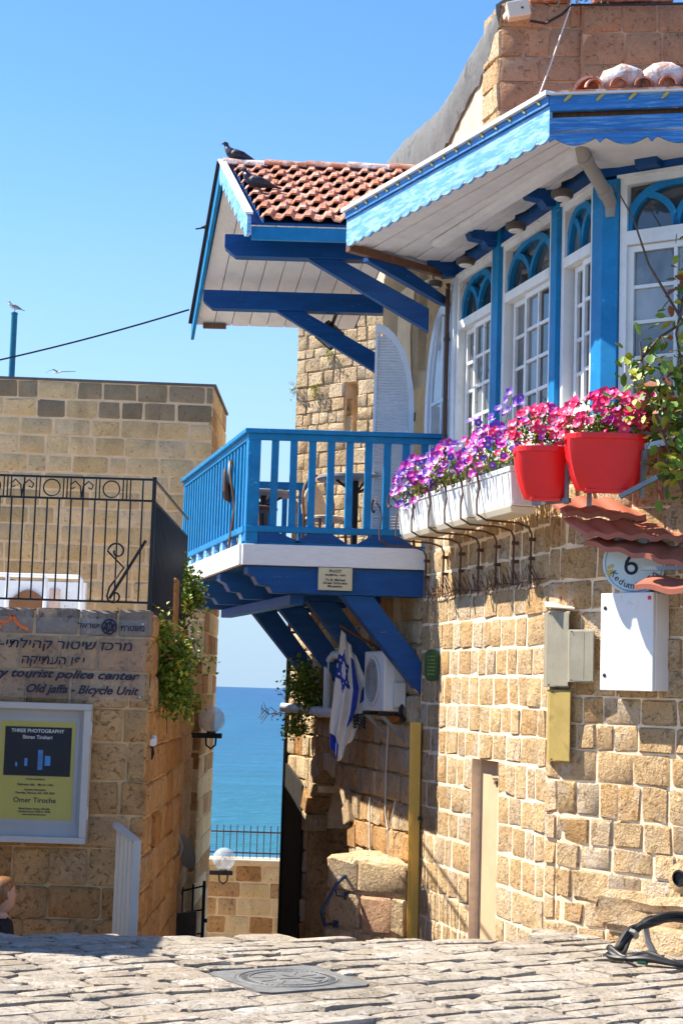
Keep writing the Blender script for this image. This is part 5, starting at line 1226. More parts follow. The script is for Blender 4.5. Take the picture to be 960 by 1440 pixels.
# the big white cabinet faces the square, so it stands a little off the skewed wall
o = thing('electric_cabinet', 'large white electrical cabinet on the stone wall below the round sign', 'cabinet', (2.0, 11.0, 1.66))
cd = RT; cn_ = RN; ca = wall_at(1.905, .175)
def cabbox(nm, u0, u1, z0, z1, f0, f1, mt, bv=.004): 
    return MB().hexa([ca + cd * u0 - cn_ * -f1 + UP * z0, ca + cd * u1 + cn_ * f1 + UP * z0, ca + cd * u1 + cn_ * f0 + UP * z0, ca + cd * u0 + cn_ * f0 + UP * z0], [ca + cd * u0 + cn_ * f1 + UP * z1, ca + cd * u1 + cn_ * f1 + UP * z1, ca + cd * u1 + cn_ * f0 + UP * z1, ca + cd * u0 + cn_ * f0 + UP * z1]).build(nm, mt, o, bevel=bv)
cabbox('case', 0, .44, 1.655, 2.295, -.16, -.02, M['box_w']); cabbox('door', -.005, .435, 1.65, 2.30, -.018, .006, M['box_w'], .005)
for z in (1.75, 2.20): MB().lathe(ca + cd * .035 + cn_ * .006 + UP * z, [(.013, 0), (.013, .004), (.006, .006)], 12, cn_).build('lock', M['black'], o)
MB().box(ca + cd * .405 + cn_ * .008 + UP * 2.262, (.026, .004, .024), Matrix.Rotation(math.atan2(RT.y, RT.x), 3, 'Z')).build('sticker', M['red'], o)
o2 = thing('junction_box', 'small grey white box at the right edge beside the electrical cabinet', 'box', (2.25, 10.75, 2.2))
MB().box((2.36, 10.60, 2.245), (.17, .11, .10)).build('case', M['box_w'], o2, bevel=.006); MB().box((2.36, 10.54, 2.245), (.15, .012, .085)).build('lid', M['pvc'], o2, bevel=.003)
def plate(label, x0, x1, y, z0, z1, mat, dep=.05, name='meter_cover', cat='cover', yr=None):
    yr = y - .06 if yr is None else yr
    o = thing(name, label, cat, ((x0 + x1) / 2, y, z0), 'metal covers at the turn of the wall')
    def hx_(nm, g, f0, f1, mt): 
        MB().hexa([(x0 + g, y - f1, z0 + g), (x1 - g, yr - f1, z0 + g), (x1 - g, yr - f0, z0 + g), (x0 + g, y - f0, z0 + g)], [(x0 + g, y - f1, z1 - g), (x1 - g, yr - f1, z1 - g), (x1 - g, yr - f0, z1 - g), (x0 + g, y - f0, z1 - g)]).build(nm, mt, o, bevel=.003)
    hx_('case', .0, -.10, dep, mat); hx_('face_plate', .008, dep + .001, dep + .006, mat)
    for xx, zz in ((x0 + .014, z0 + .014), (x1 - .014, z0 + .014), (x0 + .014, z1 - .014), (x1 - .014, z1 - .014)):
        yy = y + (yr - y) * (xx - x0) / (x1 - x0); MB().lathe((xx, yy - dep - .006, zz), [(.006, 0), (.005, .003)], 8, (0, -1, 0)).build('screw', M['rust'], o)
    return o
m1 = plate('tall grey metal cover with a stone hood at the turn of the wall', 1.468, 1.605, 11.56, 1.665, 2.19, M['grey_cover'], yr=11.40)
MB().hexa([(1.44, 11.42, 2.215), (1.64, 11.36, 2.20), (1.66, 11.62, 2.235), (1.47, 11.66, 2.245)], [(1.44, 11.42, 2.225), (1.64, 11.36, 2.215), (1.66, 11.62, 2.26), (1.47, 11.66, 2.27)]).build('hood', M['mortar_r'], m1, bevel=.004)
m2 = plate('small grey metal box overlapping the tall grey cover', 1.595, 1.75, 11.34, 1.70, 2.06, M['grey_cover'], .05, yr=11.22)
MB().hexa([(1.685, 11.213, 1.72), (1.735, 11.174, 1.72), (1.735, 11.18, 1.72), (1.685, 11.219, 1.72)], [(1.685, 11.213, 2.04), (1.735, 11.174, 2.04), (1.735, 11.18, 2.04), (1.685, 11.219, 2.04)]).build('sight_window', M['pane'], m2)
plate('narrow olive yellow metal cover below the grey covers', 1.495, 1.625, 11.54, 1.15, 1.645, M['yel_cover'], .03, yr=11.39)
ov = thing('oval_plaque', 'small dark green oval plaque on the shaded corner of the stone wall', 'plaque', FP(.42, .04, 1.7))
OV = V((-.45, -.9, 0)).normalized(); OX = V((.9, -.45, 0))
oc = FP(.44, .06, 1.83); ol = []
for i in range(24):
    a = 2 * math.pi * i / 24; ol.append((.068 * math.copysign(abs(math.cos(a)) ** .6, math.cos(a)), .135 * math.copysign(abs(math.sin(a)) ** .6, math.sin(a))))
MB().prism(ol, oc, OX, UP, OV * .015).build('plate', M['green_pl'], ov); MB().prism([(a * .82, b * .88) for a, b in ol], oc + OV * .0155, OX, UP, OV * .006).build('relief', M['green_pl'], ov)
for k in range(6): MB().box(oc + OV * .023 + UP * (.075 - k * .03), (.07, .004, .010), Matrix.Rotation(math.atan2(OX.y, OX.x), 3, 'Z')).build('raised_line', M['leaf'], ov)
# bundle of black cables at the foot of the wall
cbl = thing('cable_bundle', 'looped bundle of black cables lying at the foot of the stone wall', 'cable', (1.9, 10.4, 0))
for k in range(9):
    j = lambda s_=.03: rnd.uniform(-s_, s_)
    pts = [(2.6, 10.30 + j(), .22 + j()), (2.25, 10.42 + j(), .245 + j()), (2.02 + j(), 10.42 + j(), .23 + j()), (1.88 + j(), 10.38, .15 + j()), (1.80 + j(), 10.33 + j(), .06 + j(.012)), (1.74 + j(.04), 10.28 + j(), .025 + k * .006), (1.80 + j(), 10.16, .03), (1.93 + j(), 10.10 + j(), .03 + k * .005), (2.10, 10.02 + j(), .03 + j(.01)), (2.6, 9.75 + j(), .03)]
    cu = []
    for i in range(len(pts) - 1):
        p0, p1, p2, p3 = V(pts[max(0, i - 1)]), V(pts[i]), V(pts[i + 1]), V(pts[min(len(pts) - 1, i + 2)])
        for q in range(5):
            t = q / 5; cu.append(.5 * ((2 * p1) + (p2 - p0) * t + (2 * p0 - 5 * p1 + 4 * p2 - p3) * t * t + (3 * p1 - p0 - 3 * p2 + p3) * t ** 3))
    MB().tube(cu + [pts[-1]], rnd.uniform(.011, .018), 7).build('cable', M['black'], cbl, smooth=True)
MB().tube([(1.97, 10.44, .22), (1.99, 10.42, .10), (2.03, 10.40, .02)], .022, 6).build('hose', M['pvc_g'], cbl); MB().tube([(1.93, 10.11, .03), (1.88, 10.14, .03)], .028, 8).build('green_tape', surf('green_tape', (.02, .22, .14), .5), cbl)
MB().tube([(1.885, 10.37, .14), (1.895, 10.38, .155)], .04, 8).build('cable_tie', M['pvc_g'], cbl)
mpst = thing('post_foot', 'short grey pipe stub in a white paint spot beside the cables', 'pipe', (2.24, 10.44, .12)); MB().tube([(2.255, 10.36, .14), (2.26, 10.37, .33)], .035, 12).build('stub', M['pvc_g'], mpst); MB().lathe((2.255, 10.36, .135), [(.075, 0), (.06, .02)], 12).build('base', M['white'], mpst)
# upper wall details: security lamp, cables, roof-terrace pots
sl_ = thing('security_lamp', 'cream plastic floodlight box at the top corner of the upper stone wall', 'lamp', (uc.x + .12, uc.y - .08, 7.5))
MB().box((uc.x + .13, uc.y - .13, 7.60), (.20, .12, .15), Matrix.Rotation(R(-12), 3, 'Y')).build('case', M['cream'], sl_, bevel=.012); MB().lathe((uc.x + .16, uc.y - .192, 7.60), [(.010, 0), (.010, .006)], 8, (0, -1, 0)).build('sensor', M['black'], sl_); MB().bar((uc.x + .02, uc.y - .05, 7.56), (uc.x + .06, uc.y - .14, 7.60), .03, .05).build('bracket', M['cream'], sl_)
cw = thing('cable', 'black cable strung across the top of the upper stone wall', 'cable', (uc.x + .4, uc.y - .1, 7.5))
MB().tube([(uc.x + .24, uc.y - .10, 7.52), (uc.x + .38, uc.y - .08, 7.51), (uc.x + .52, uc.y - .12, 7.58), (uc.x + .60, uc.y - .14, 7.66), (uc.x + 1.1, uc.y - .2, 7.655), (uc.x + 3, uc.y - .4, 7.66)], .012, 6).build('cable', M['black'], cw)
cw2 = thing('cable', 'thin pale cord running diagonally down the upper stone wall', 'cable', (uc.x + .4, uc.y - .1, 6.8))
MB().tube([(uc.x + .55, uc.y - .13, 7.76), (uc.x + .60, uc.y - .14, 7.68), (uc.x + .42, uc.y - .12, 7.1), (uc.x + .25, uc.y - .12, 6.6), (uc.x + .2, uc.y - .14, 6.2)], .007, 5).build('cord', M['pvc'], cw2)
for i, (x, w_, lb) in enumerate(((.42, .42, 'left terracotta trough on the roof edge with grey shrub'), (1.15, .75, 'long orange terracotta trough on the roof edge'), (2.0, .6, 'terracotta trough on the roof edge at the right frame edge'))):
    o = thing('roof_planter', lb, 'planter', (uc.x + x, uc.y + .05, 7.72), 'terracotta troughs along the roof edge')
    c_ = V((uc.x + x, uc.y + .05 - x * .08, 7.72)); MB().hexa([c_ + V((-w_ / 2 + .03, -.1, 0)), c_ + V((w_ / 2 - .03, -.1, 0)), c_ + V((w_ / 2 - .03, .1, 0)), c_ + V((-w_ / 2 + .03, .1, 0))], [c_ + V((-w_ / 2, -.12, .2)), c_ + V((w_ / 2, -.12, .2)), c_ + V((w_ / 2, .12, .2)), c_ + V((-w_ / 2, .12, .2))]).build('trough', M['tile'], o, bevel=.008)
    mb = MB()
    for _ in range(160): leaf_quad(mb, c_ + V((rnd.uniform(-.5, .5) * w_, rnd.uniform(-.14, .1), .18 + rnd.uniform(-.03, .15))), rdir(), .04, .01, UP)
    mb.build('foliage', M['leaf'], o, kind='stuff')
ru = thing('trailing_shrub', 'small grey green shrub hanging over the top of the upper wall', 'shrub', (uc.x + .62, uc.y - .1, 7.66)); mb = MB()
for _ in range(260): p = V((uc.x + .62, uc.y - .13, 7.75)) + V((rnd.gauss(0, .10), rnd.uniform(-.05, .05), rnd.gauss(0, .045))); leaf_quad(mb, p, rdir(), .035, .009, UP)
mb.build('foliage', M['pig_g'] if False else surf('grey_leaf', (.30, .31, .24), .7, .3, 30, 0), ru, kind='stuff')

# ================================================================== VINE at the right-hand window
rnd = random.Random(51)
def leaf_mesh(name, mat):
    vs = [(0, 0, 0), (.35, .30, .06), (.75, .24, .03), (1, 0, -.06), (.75, -.24, .03), (.35, -.30, .06), (.4, 0, -.02), (.75, 0, -.04)]
    fs = [(0, 1, 6), (0, 6, 5), (1, 2, 7, 6), (5, 6, 7, 4), (2, 3, 7), (7, 3, 4)]
    me = bpy.data.meshes.new(name); me.from_pydata(vs, [], fs); me.materials.append(mat)
    for p in me.polygons: p.use_smooth = True
    return me
LM = [leaf_mesh('leaf', M[k]) for k in ('leaf', 'leaf', 'leaf', 'leaf_y', 'leaf_r')]
def leaf_obj(parent, p, d, size, k=None):
    o = bpy.data.objects.new('leaf', LM[rnd.randrange(5) if k is None else k]); link(o, parent); o.location = V(p) - V(parent.location)
    d = V(d).normalized(); q = d.to_track_quat('X', 'Z'); o.rotation_euler = (q.to_matrix() @ Matrix.Rotation(rnd.uniform(-.8, .8), 3, 'X')).to_euler(); o.scale = (size, size, size)
vine = thing('climbing_vine', 'climbing vine with green and rusty leaves at the right window', 'vine', (2.1, 10.4, 2.9))
stems = [[(2.25, 10.45, 2.8), (2.05, 10.40, 3.3), (1.93, 10.40, 3.62), (1.90, 10.42, 3.90)], [(2.2, 10.45, 2.9), (2.2, 10.35, 3.5), (2.12, 10.35, 3.95), (2.19, 10.33, 4.35), (2.17, 10.33, 4.75)],
         [(1.90, 10.42, 3.78), (2.02, 10.40, 3.93), (2.2, 10.36, 4.05), (2.5, 10.2, 4.25)], [(2.45, 10.2, 3.55), (2.15, 10.35, 4.05), (1.95, 10.42, 4.42), (1.86, 10.50, 4.75), (1.74, 10.60, 5.02)]]
for s_ in stems: MB().tube(s_, [.012 - .002 * i for i in range(len(s_))], 5).build('stem', M['stem'], vine)
for c_, n_, sp in (((1.96, 10.40, 3.74), 34, (.09, .06, .11)), ((2.0, 10.40, 3.56), 26, (.12, .06, .10)), ((2.17, 10.36, 3.47), 46, (.12, .07, .13)), ((2.18, 10.34, 3.8), 18, (.10, .05, .12)), ((2.18, 10.33, 4.15), 16, (.06, .05, .12)), ((2.19, 10.33, 4.45), 14, (.05, .04, .10)), ((2.2, 10.40, 3.2), 34, (.10, .07, .12)), ((2.1, 10.5, 3.05), 16, (.12, .05, .08)), ((2.16, 10.5, 3.34), 40, (.10, .06, .12)), ((2.06, 10.62, 3.52), 34, (.10, .06, .10))):
    for _ in range(int(n_ * 2.0)): leaf_obj(vine, V(c_) + V((rnd.gauss(0, sp[0]), rnd.gauss(0, sp[1]), rnd.gauss(0, sp[2]))), rdir() + V((0, -.3, -.5)), rnd.uniform(.06, .105), rnd.choice((0, 1, 2, 3, 3, 4)))
def bush(name, label, cat, centre, sp, n_, stem_to, kinds=('leaf', 'leaf_y'), size=(.03, .055), group=None, drop=0):
    o = thing(name, label, cat, stem_to, group); mb = MB(); c_ = V(centre)
    for k in range(7):
        e = c_ + V((rnd.gauss(0, sp[0]), rnd.gauss(0, sp[1]), rnd.gauss(0, sp[2]))); mb.tube([stem_to, (V(stem_to) + e) / 2 + rdir() * .03, e], [.010, .007, .003], 5)
    mb.build('branches', M['stem'], o)
    mb = MB(); clumps = [c_ + V((rnd.gauss(0, sp[0]), rnd.gauss(0, sp[1]), rnd.gauss(0, sp[2]))) for _ in range(14)]
    for _ in range(n_):
        q = rnd.choice(clumps); p = q + V((rnd.gauss(0, .035 + sp[0] * .3), rnd.gauss(0, .03), rnd.gauss(0, .04 + sp[2] * .15))); leaf_quad(mb, p, rdir() + V((0, 0, -drop)), rnd.uniform(*size), rnd.uniform(.013, .024), UP, 0 if rnd.random() < .62 else 1)
    mb.build('foliage', [M[k] for k in kinds], o, kind='stuff')
    return o
bush('hanging_bush', 'yellow green bush hanging down the side wall beside the lettered sign', 'bush', (-1.28, 12.55, 1.66), (.07, .16, .20), 2600, (-1.38, 12.6, 2.08), drop=.4)
bush('wall_shrub', 'pale shrub growing behind the stone pier at the end of the railing', 'bush', (-1.36, 14.75, 2.36), (.08, .10, .13), 1500, (-1.40, 14.8, 2.10))
bush('wall_shrub', 'thin trailing weed below the shrub on the alley wall', 'bush', (-1.36, 14.7, 1.9), (.07, .1, .16), 350, (-1.40, 14.8, 2.08), drop=.5)
bush('wall_plant', 'bushy green plant growing over the white pipe on the far wall', 'bush', (-.33, 17.4, 1.62), (.10, .08, .13), 1900, (-.28, 17.4, 1.38))
bush('wall_plant', 'small tuft of green hanging below the white pipe', 'bush', (-.42, 17.6, 1.22), (.05, .05, .07), 450, (-.38, 17.5, 1.32), drop=.6)
tg = thing('bare_twig', 'bare dry twig sticking out over the sea view', 'twig', (-.5, 18.0, 1.3)); mb = MB()
mb.tube([(-.50, 18.1, 1.30), (-.60, 18.05, 1.33), (-.72, 18.0, 1.31), (-.80, 18.0, 1.37)], .006, 5)
for k in range(16): p = V((-.58 - rnd.random() * .24, 18.0, 1.31 + rnd.uniform(-.01, .04))); mb.tube([p, p + V((rnd.uniform(-.08, .02), rnd.uniform(-.03, .03), rnd.uniform(-.12, .10)))], .004, 4)
mb.build('twigs', M['stem'], tg)
for i, (s_, z, lb) in enumerate(((0.62, 5.9, 'upper green weed tuft growing from the far stone wall'), (.38, 5.45, 'lower green weed tuft growing from the far stone wall'), (.02, 5.5, 'weed growing from the left edge of the far stone wall'))):
    p = KEEP(s_, .03, z); o = thing('wall_weed', lb, 'weed', p, 'weeds in the far stone wall'); mb = MB()
    for _ in range(90): leaf_quad(mb, p + NF * rnd.random() * .06 + TF * rnd.gauss(0, .06) + UP * rnd.gauss(0, .05), rdir() + UP * .3, .04, .008, UP)
    mb.build('foliage', M['leaf_y'], o, kind='stuff')

# ================================================================== FLAG, AIR CONDITIONER, WHITE PIPES below the balcony
fg = thing('flag', 'white flag with blue stripes and star hanging folded under the balcony', 'flag', (.2, 15.3, 1.0))
NU, NV_ = 44, 60; mb = MB(); FL = 1.18
def tri_edge(u, v, flip):
    # distance to the outline of an equilateral triangle of circumradius .17 about the flag centre
    best = 9; R_ = .17
    P3 = [(R_ * math.sin(2 * math.pi * k / 3 + (math.pi if flip else 0)), R_ * math.cos(2 * math.pi * k / 3 + (math.pi if flip else 0))) for k in range(3)]
    for k in range(3):
        a, b = V(P3[k]), V(P3[(k + 1) % 3]); t = max(0, min(1, (V((u, v)) - a).dot(b - a) / (b - a).length_squared)); best = min(best, (V((u, v)) - a - (b - a) * t).length)
    return best
def fpt(i, j):
    u = i / NU; v = j / NV_
    xl = .04 - .10 * v + .05 * max(0, v - .8) * 5 * .6; w_ = .14 + .17 * min(1, v / .4) - .12 * max(0, v - .6) / .4
    zt_ = 2.16 - .26 * u; zb_ = 1.05 - .11 * math.exp(-((u - .40) / .22) ** 2) + .16 * max(0, u - .5)
    fold = .042 * math.sin(u * 5.0 * math.pi + .4) * (.5 + .5 * v)
    x = xl + w_ * u + .010 * math.sin(u * 5.0 * math.pi - 1.0)
    return V((x, 15.30 + fold + .05 * u, zt_ + (zb_ - zt_) * v))
for i in range(NU + 1):
    for j in range(NV_ + 1): mb.v.append(tuple(fpt(i, j)))
for i in range(NU):
    for j in range(NV_):
        a = i * (NV_ + 1) + j; u = (i + .5) / NU; v = (j + .5) / NV_
        blue = (.50 < u < .70 and .12 < v < .74) or (v > .86 and u < .36) or (u > .80 and .40 + (u - .8) * -.5 < v < .56 + (u - .8) * -.5)
        uu, vv = (u - .20) * .72, (v - .30) * 1.05
        if min(tri_edge(uu, vv, 0), tri_edge(uu, vv, 1)) < .020: blue = True
        mb.f.append((a, a + 1, a + NV_ + 2, a + NV_ + 1)); mb.mi.append(1 if blue else 0)
fo = mb.build('cloth', [M['flag_w'], M['flag_b']], fg, smooth='all'); sm = fo.modifiers.new('solid', 'SOLIDIFY'); sm.thickness = .003
MB().tube([(.02, 15.30, 2.20), (.62, 15.36, 1.86)], .012, 8).build('pole', M['wood'], fg)
ac = thing('air_conditioner', 'white air conditioner outdoor unit on a bracket under the blue strut', 'air conditioner', (.55, 14.9, 1.38))
ax = V((.9623, .272, 0)); 
def acb(nm, w0, w1, t0, t1, z0, z1, mt, bv=.006): # w from the wall outwards, t along the facade
    return MB().hexa([FP(t0, w1, z0), FP(t1, w1, z0), FP(t1, w0, z0), FP(t0, w0, z0)], [FP(t0, w1, z1), FP(t1, w1, z1), FP(t1, w0, z1), FP(t0, w0, z1)]).build(nm, mt, ac, bevel=bv)
acb('case', .03, .235, -.98, -.36, 1.42, 1.96, M['box_w'], .015); acb('side_panel', .04, .15, -.359, -.345, 1.44, 1.94, M['pvc']); acb('valve_cover', .045, .15, -.344, -.295, 1.46, 1.68, M['pvc'], .01); acb('grip', .06, .13, -.344, -.335, 1.80, 1.82, M['pvc_g'], .002)
cc = FP(-.70, .238, 1.69); MB().lathe(cc, [(.23, 0), (.23, .01), (.20, .014), (.19, .0)], 28, NF).build('fan_ring', M['pvc'], ac)
mb = MB()
for k in range(7): mb.tube([cc + NF * .012 + TF * ((.03 + k * .026) * math.cos(a)) + UP * ((.03 + k * .026) * math.sin(a)) for a in [2 * math.pi * i / 20 for i in range(21)]], .003, 4)
mb.build('fan_grille', M['pvc_g'], ac)
for t in (-.9, -.42): MB().bar(FP(t, .26, 1.395), FP(t, .02, 1.395), .04, .035).build('bracket', M['iron'], ac); MB().bar(FP(t, .24, 1.39), FP(t, .02, 1.18), .03, .03).build('bracket_stay', M['pvc_g'], ac)
MB().tube([FP(-.31, .08, 1.48), FP(-.28, .10, 1.40), FP(-.29, .06, 1.35), FP(-.4, .05, 1.34)], .022, 8).build('hose', M['black'], ac, smooth=True)
for k in range(4): MB().tube([FP(-1.0 + .07 * math.cos(a), .26 + .05 * math.sin(a), 1.36 - k * .03 + .02 * math.sin(2 * a)) for a in [2 * math.pi * i / 14 for i in range(15)]], .008, 5).build('cable_coil', M['black'], ac)
wp = thing('white_pipe', 'bent white plastic pipe on the far wall behind the flag', 'pipe', (-.2, 17, 1.4))
MB().tube([FP(-2.1, .10, 1.95), FP(-2.4, .13, 1.95), FP(-2.5, .16, 1.88), FP(-2.5, .16, 1.45), FP(-2.5, .16, 1.40)], .045, 12).build('upright', M['pvc'], wp, smooth=True)
MB().tube([FP(-1.9, .14, 1.36), FP(-2.5, .16, 1.365), FP(-3.3, .17, 1.37), FP(-3.6, .22, 1.38), FP(-3.7, .34, 1.39)], .05, 12).build('run', M['pvc'], wp, smooth=True)
for s_ in (-2.2, -2.75, -3.2): MB().tube([FP(s_, .16, 1.365), FP(s_ - .05, .16, 1.366)], .058, 12).build('collar', M['pvc'], wp)
wc = thing('wall_cable', 'pale looping cable hanging on the wall between buttress and flag', 'cable', FP(-.9, .05, .3))
MB().tube([FP(-.75, .06, 1.3), FP(-.78, .06, .9), FP(-.74, .07, .5), FP(-.62, .08, .35), FP(-.52, .08, .45), FP(-.48, .06, .62)], .007, 6).build('cable', M['pvc'], wc, smooth=True)
MB().tube([FP(-.62, .08, .36), FP(-.60, .07, .1), FP(-.75, .06, -.02), FP(-1.1, .06, .03), FP(-1.25, .05, .12), FP(-1.3, .05, .6)], .007, 6).build('cable', M['pvc'], wc, smooth=True)

# ================================================================== LEFT HOUSE: sign, poster case, railing, shutter
sgn = thing('police_sign', 'clear acrylic sign with dark blue Hebrew and English lettering and emblem', 'sign', (-2.3, 11.94, 1.47))
YS = 11.935
MB().box((-2.32, YS + .012, 1.765), (1.86, .008, .585)).build('acrylic_panel', M['clear'], sgn)
sx_ = lambda px: -2.46 + px * .00517
sz_ = lambda y: 2.05 - (y - 872) * .00515
def fit(body, px0, px1, y, size, shear=.0, bold=.0):
    """one line of lettering between two edges"""
    o = text_mesh(body, size, (0, 0, 0), EX, UP, M['ink'], None, 'lettering', 'LEFT', shear, .0015, bold)
    xs_ = [v.co.x for v in o.data.vertices]; a, b = min(xs_), max(xs_); k = (sx_(px1) - sx_(px0)) / (b - a)
    for v in o.data.vertices: v.co = V(((v.co.x - a) * k + sx_(px0), v.co.y + YS, v.co.z + sz_(y))) - V(sgn.location)
    o.parent = sgn; return o
fit('מרכז שיטור קהילתי-תיירותי'[::-1], -62, 188, 914, .092, .12, .0012)
fit('יפו העתיקה'[::-1], 33, 122, 936, .090, .12, .0012)
fit('Community tourist police center', -88, 200, 955, .085, .35, .0024)
fit('Old jaffa - Bicycle Unit', 42, 200, 976, .085, .35, .0022)
fit('משטרת'[::-1], 170, 204, 886, .062, .0, .0012); fit('ישראל'[::-1], 110, 140, 884, .058, .0, .0008)
ec = V((sx_(154), YS, sz_(881)))
mb = MB(); mb.tube([ec + V((.052 * math.cos(2 * math.pi * i / 28), 0, .052 * math.sin(2 * math.pi * i / 28))) for i in range(29)], .007, 6)
for k in range(6): a = math.pi / 3 * k + .3; mb.bar(ec + V((.044 * math.cos(a), -.002, .044 * math.sin(a))), ec + V((.044 * math.cos(a + 2.09), -.002, .044 * math.sin(a + 2.09))), .009, .002, up=(0, -1, 0))
for k in range(5): mb.bar(ec + V((-.03 + k * .015, -.003, -.02)), ec + V((-.02 + k * .012, -.003, .03)), .006, .002, up=(0, -1, 0))
mb.build('emblem', M['ink'], sgn)
pts = [(-30, 884), (-8, 884), (-2, 877), (8, 879), (14, 876), (17, 868), (22, 877), (29, 884), (40, 888)]
mb = MB(); 
for a, b in zip(pts, pts[1:]): mb.bar((sx_(a[0]), YS - .001, sz_(a[1])), (sx_(b[0]), YS - .001, sz_(b[1])), .020, .003, up=(0, -1, 0))
mb.bar((sx_(-12), YS - .001, sz_(880)), (sx_(3), YS - .001, sz_(886)), .018, .003, up=(0, -1, 0)); mb.build('skyline_emblem', M['ink_o'], sgn)
for x, z in ((-1.42, 2.03), (-1.42, 1.50)): MB().lathe((x, YS + .01, z), [(.009, 0), (.007, .006)], 10, (0, -1, 0)).build('screw', M['steel'], sgn)
pcs = thing('poster_case', 'white framed glass notice case with a yellow photography poster', 'notice case', (-2.4, 11.9, .44))
def fr_box(nm, x0, x1, z0, z1, y0, y1, mt, bv=.003, par=None): return MB().hexa([(x0, y0, z0), (x1, y0, z0), (x1, y1, z0), (x0, y1, z0)], [(x0, y0, z1), (x1, y0, z1), (x1, y1, z1), (x0, y1, z1)]).build(nm, mt, par or pcs, bevel=bv)
X0, X1, Zb, Zt = -3.05, -1.755, .445, 1.44
fr_box('back_board', X0 + .02, X1 - .02, Zb + .02, Zt - .02, 11.93, 11.965, M['paper_w'])
fr_box('frame', X0, X1, Zt - .045, Zt, 11.86, 11.97, M['frame_w']); fr_box('frame', X0, X1, Zb, Zb + .045, 11.86, 11.97, M['frame_w']); fr_box('frame', X1 - .05, X1, Zb + .046, Zt - .046, 11.86, 11.97, M['frame_w']); fr_box('frame', X0, X0 + .05, Zb + .046, Zt - .046, 11.86, 11.97, M['frame_w'])
fr_box('glass', X0 + .05, X1 - .05, Zb + .045, Zt - .045, 11.872, 11.876, M['case_glass'], 0)
for z in (1.22, .62): MB().tube([(X1 + .004, 11.87, z), (X1 + .004, 11.87, z + .09)], .008, 8).build('hinge', M['steel'], pcs)
po = thing('poster', 'yellow exhibition poster with a dark blue photograph inside the notice case', 'poster', (-2.14, 11.92, .6))
fr_box('paper', -2.44, -1.84, .575, 1.335, 11.924, 11.928, M['paper_w'], 0, po); fr_box('yellow_sheet', -2.41, -1.87, .605, 1.305, 11.920, 11.923, M['paper_y'], 0, po)
fr_box('photograph', -2.375, -1.895, .915, 1.265, 11.916, 11.919, M['print_d'], 0, po)
for x0, x1, z0, z1 in ((-2.13, -2.095, .96, 1.10), (-2.08, -2.04, .99, 1.06), (-2.225, -2.205, .985, 1.04), (-2.29, -2.278, .98, 1.01)): fr_box('printed_light', x0, x1, z0, z1, 11.912, 11.9155, M['print_b'], 0, po)
for tx, sz, z, mt in (('THREE PHOTOGRAPHY', .036, 1.225, 'print_w'), ('Shiran Tirahari', .036, 1.18, 'print_w'), ('A Solo Exhibition', .020, .885, 'ink_k'), ('February 6th - March 14th', .024, .845, 'ink_k'), ('Opening Reception:', .020, .81, 'ink_k'), ('Thursday, February 6th, 7:00, 2020', .020, .787, 'ink_k'), ('Omer Tiroche', .052, .725, 'ink_k'), ('Mazal Dagim Street, Old Jaffa', .019, .675, 'ink_k'), ('Opening hours 10:00 to 18:00', .019, .655, 'ink_k'), ('www.omertiroche.com', .018, .635, 'ink_k')):
    text_mesh(tx, sz, (-2.14, 11.911 if z > .9 else 11.918, z), EX, UP, M[mt], po, 'lettering', bold=.0004)
# iron railing round the terrace
rl_ = thing('iron_railing', 'black iron railing with rings and scrolls on top of the low stone house', 'railing', (-2, 12.1, 2.1))
YR = 12.12
def ib(nm, p, q, w_=.014): return MB().bar(p, q, w_, w_).build(nm, M['iron'], rl_)
zt0, zt1, zt2 = 3.115, 2.955, 2.195
for z in (zt0, zt1, zt2): ib('rail', (-3.5, YR, z), (-1.40, YR, z), .016)
x = -1.485; k = 0
while x > -3.5:
    ib('bar', (x, YR, zt2), (x, YR, zt1 if k % 5 else zt0), .011)
    x -= .0885; k += 1
ib('post', (-1.40, YR, 2.08), (-1.40, YR, zt0 + .02), .028)
for c_ in range(5):
    cx = -1.72 - c_ * .445
    MB().tube([V((cx + .062 * math.cos(a), YR, 3.035 + .062 * math.sin(a))) for a in [2 * math.pi * i / 20 for i in range(21)]], .006, 6).build('ring', M['iron'], rl_)
    for d_ in (-.115, -.088, .088, .115, .142): ib('short_bar', (cx + d_, YR, zt1), (cx + d_, YR, zt0), .009)
    for sg_ in (-1, 1):
        c2 = cx - .222
        MB().tube([V((c2, YR, zt1)), V((c2 + sg_ * .01, YR, 3.05)), V((c2 + sg_ * .05, YR, 3.088)), V((c2 + sg_ * .085, YR, 3.06)), V((c2 + sg_ * .075, YR, 3.03)), V((c2 + sg_ * .05, YR, 3.04))], .006, 6).build('scroll', M['iron'], rl_)
def spiral(c_, r0, r1, a0, a1, n_=16): return [V((c_[0] + (r0 + (r1 - r0) * i / n_) * math.cos(a0 + (a1 - a0) * i / n_), c_[1], c_[2] + (r0 + (r1 - r0) * i / n_) * math.sin(a0 + (a1 - a0) * i / n_))) for i in range(n_ + 1)]
MB().tube(spiral((-1.655, YR - .01, 2.57), .02, .07, R(-200), R(180), 18)[::1] + [V((-1.60, YR - .01, 2.45)), V((-1.70, YR - .01, 2.30)), V((-1.715, YR - .01, 2.24))] + spiral((-1.66, YR - .01, 2.235), .055, .02, R(180), R(520), 14), .008, 6).build('scroll', M['iron'], rl_)
ib('brace', (-1.70, YR + .02, 2.22), (-1.45, YR + .02, 2.66), .02)
for z in (zt0, zt1): ib('rail', (-1.40, YR, z), (-1.41, 15.0, z), .016)
ib('rail', (-1.40, YR, zt2), (-1.41, 15.0, zt2), .016)
for i in range(32): y = YR + .09 + i * .0885; ib('bar', (-1.40, y, 2.10), (-1.405, y, zt1), .012)
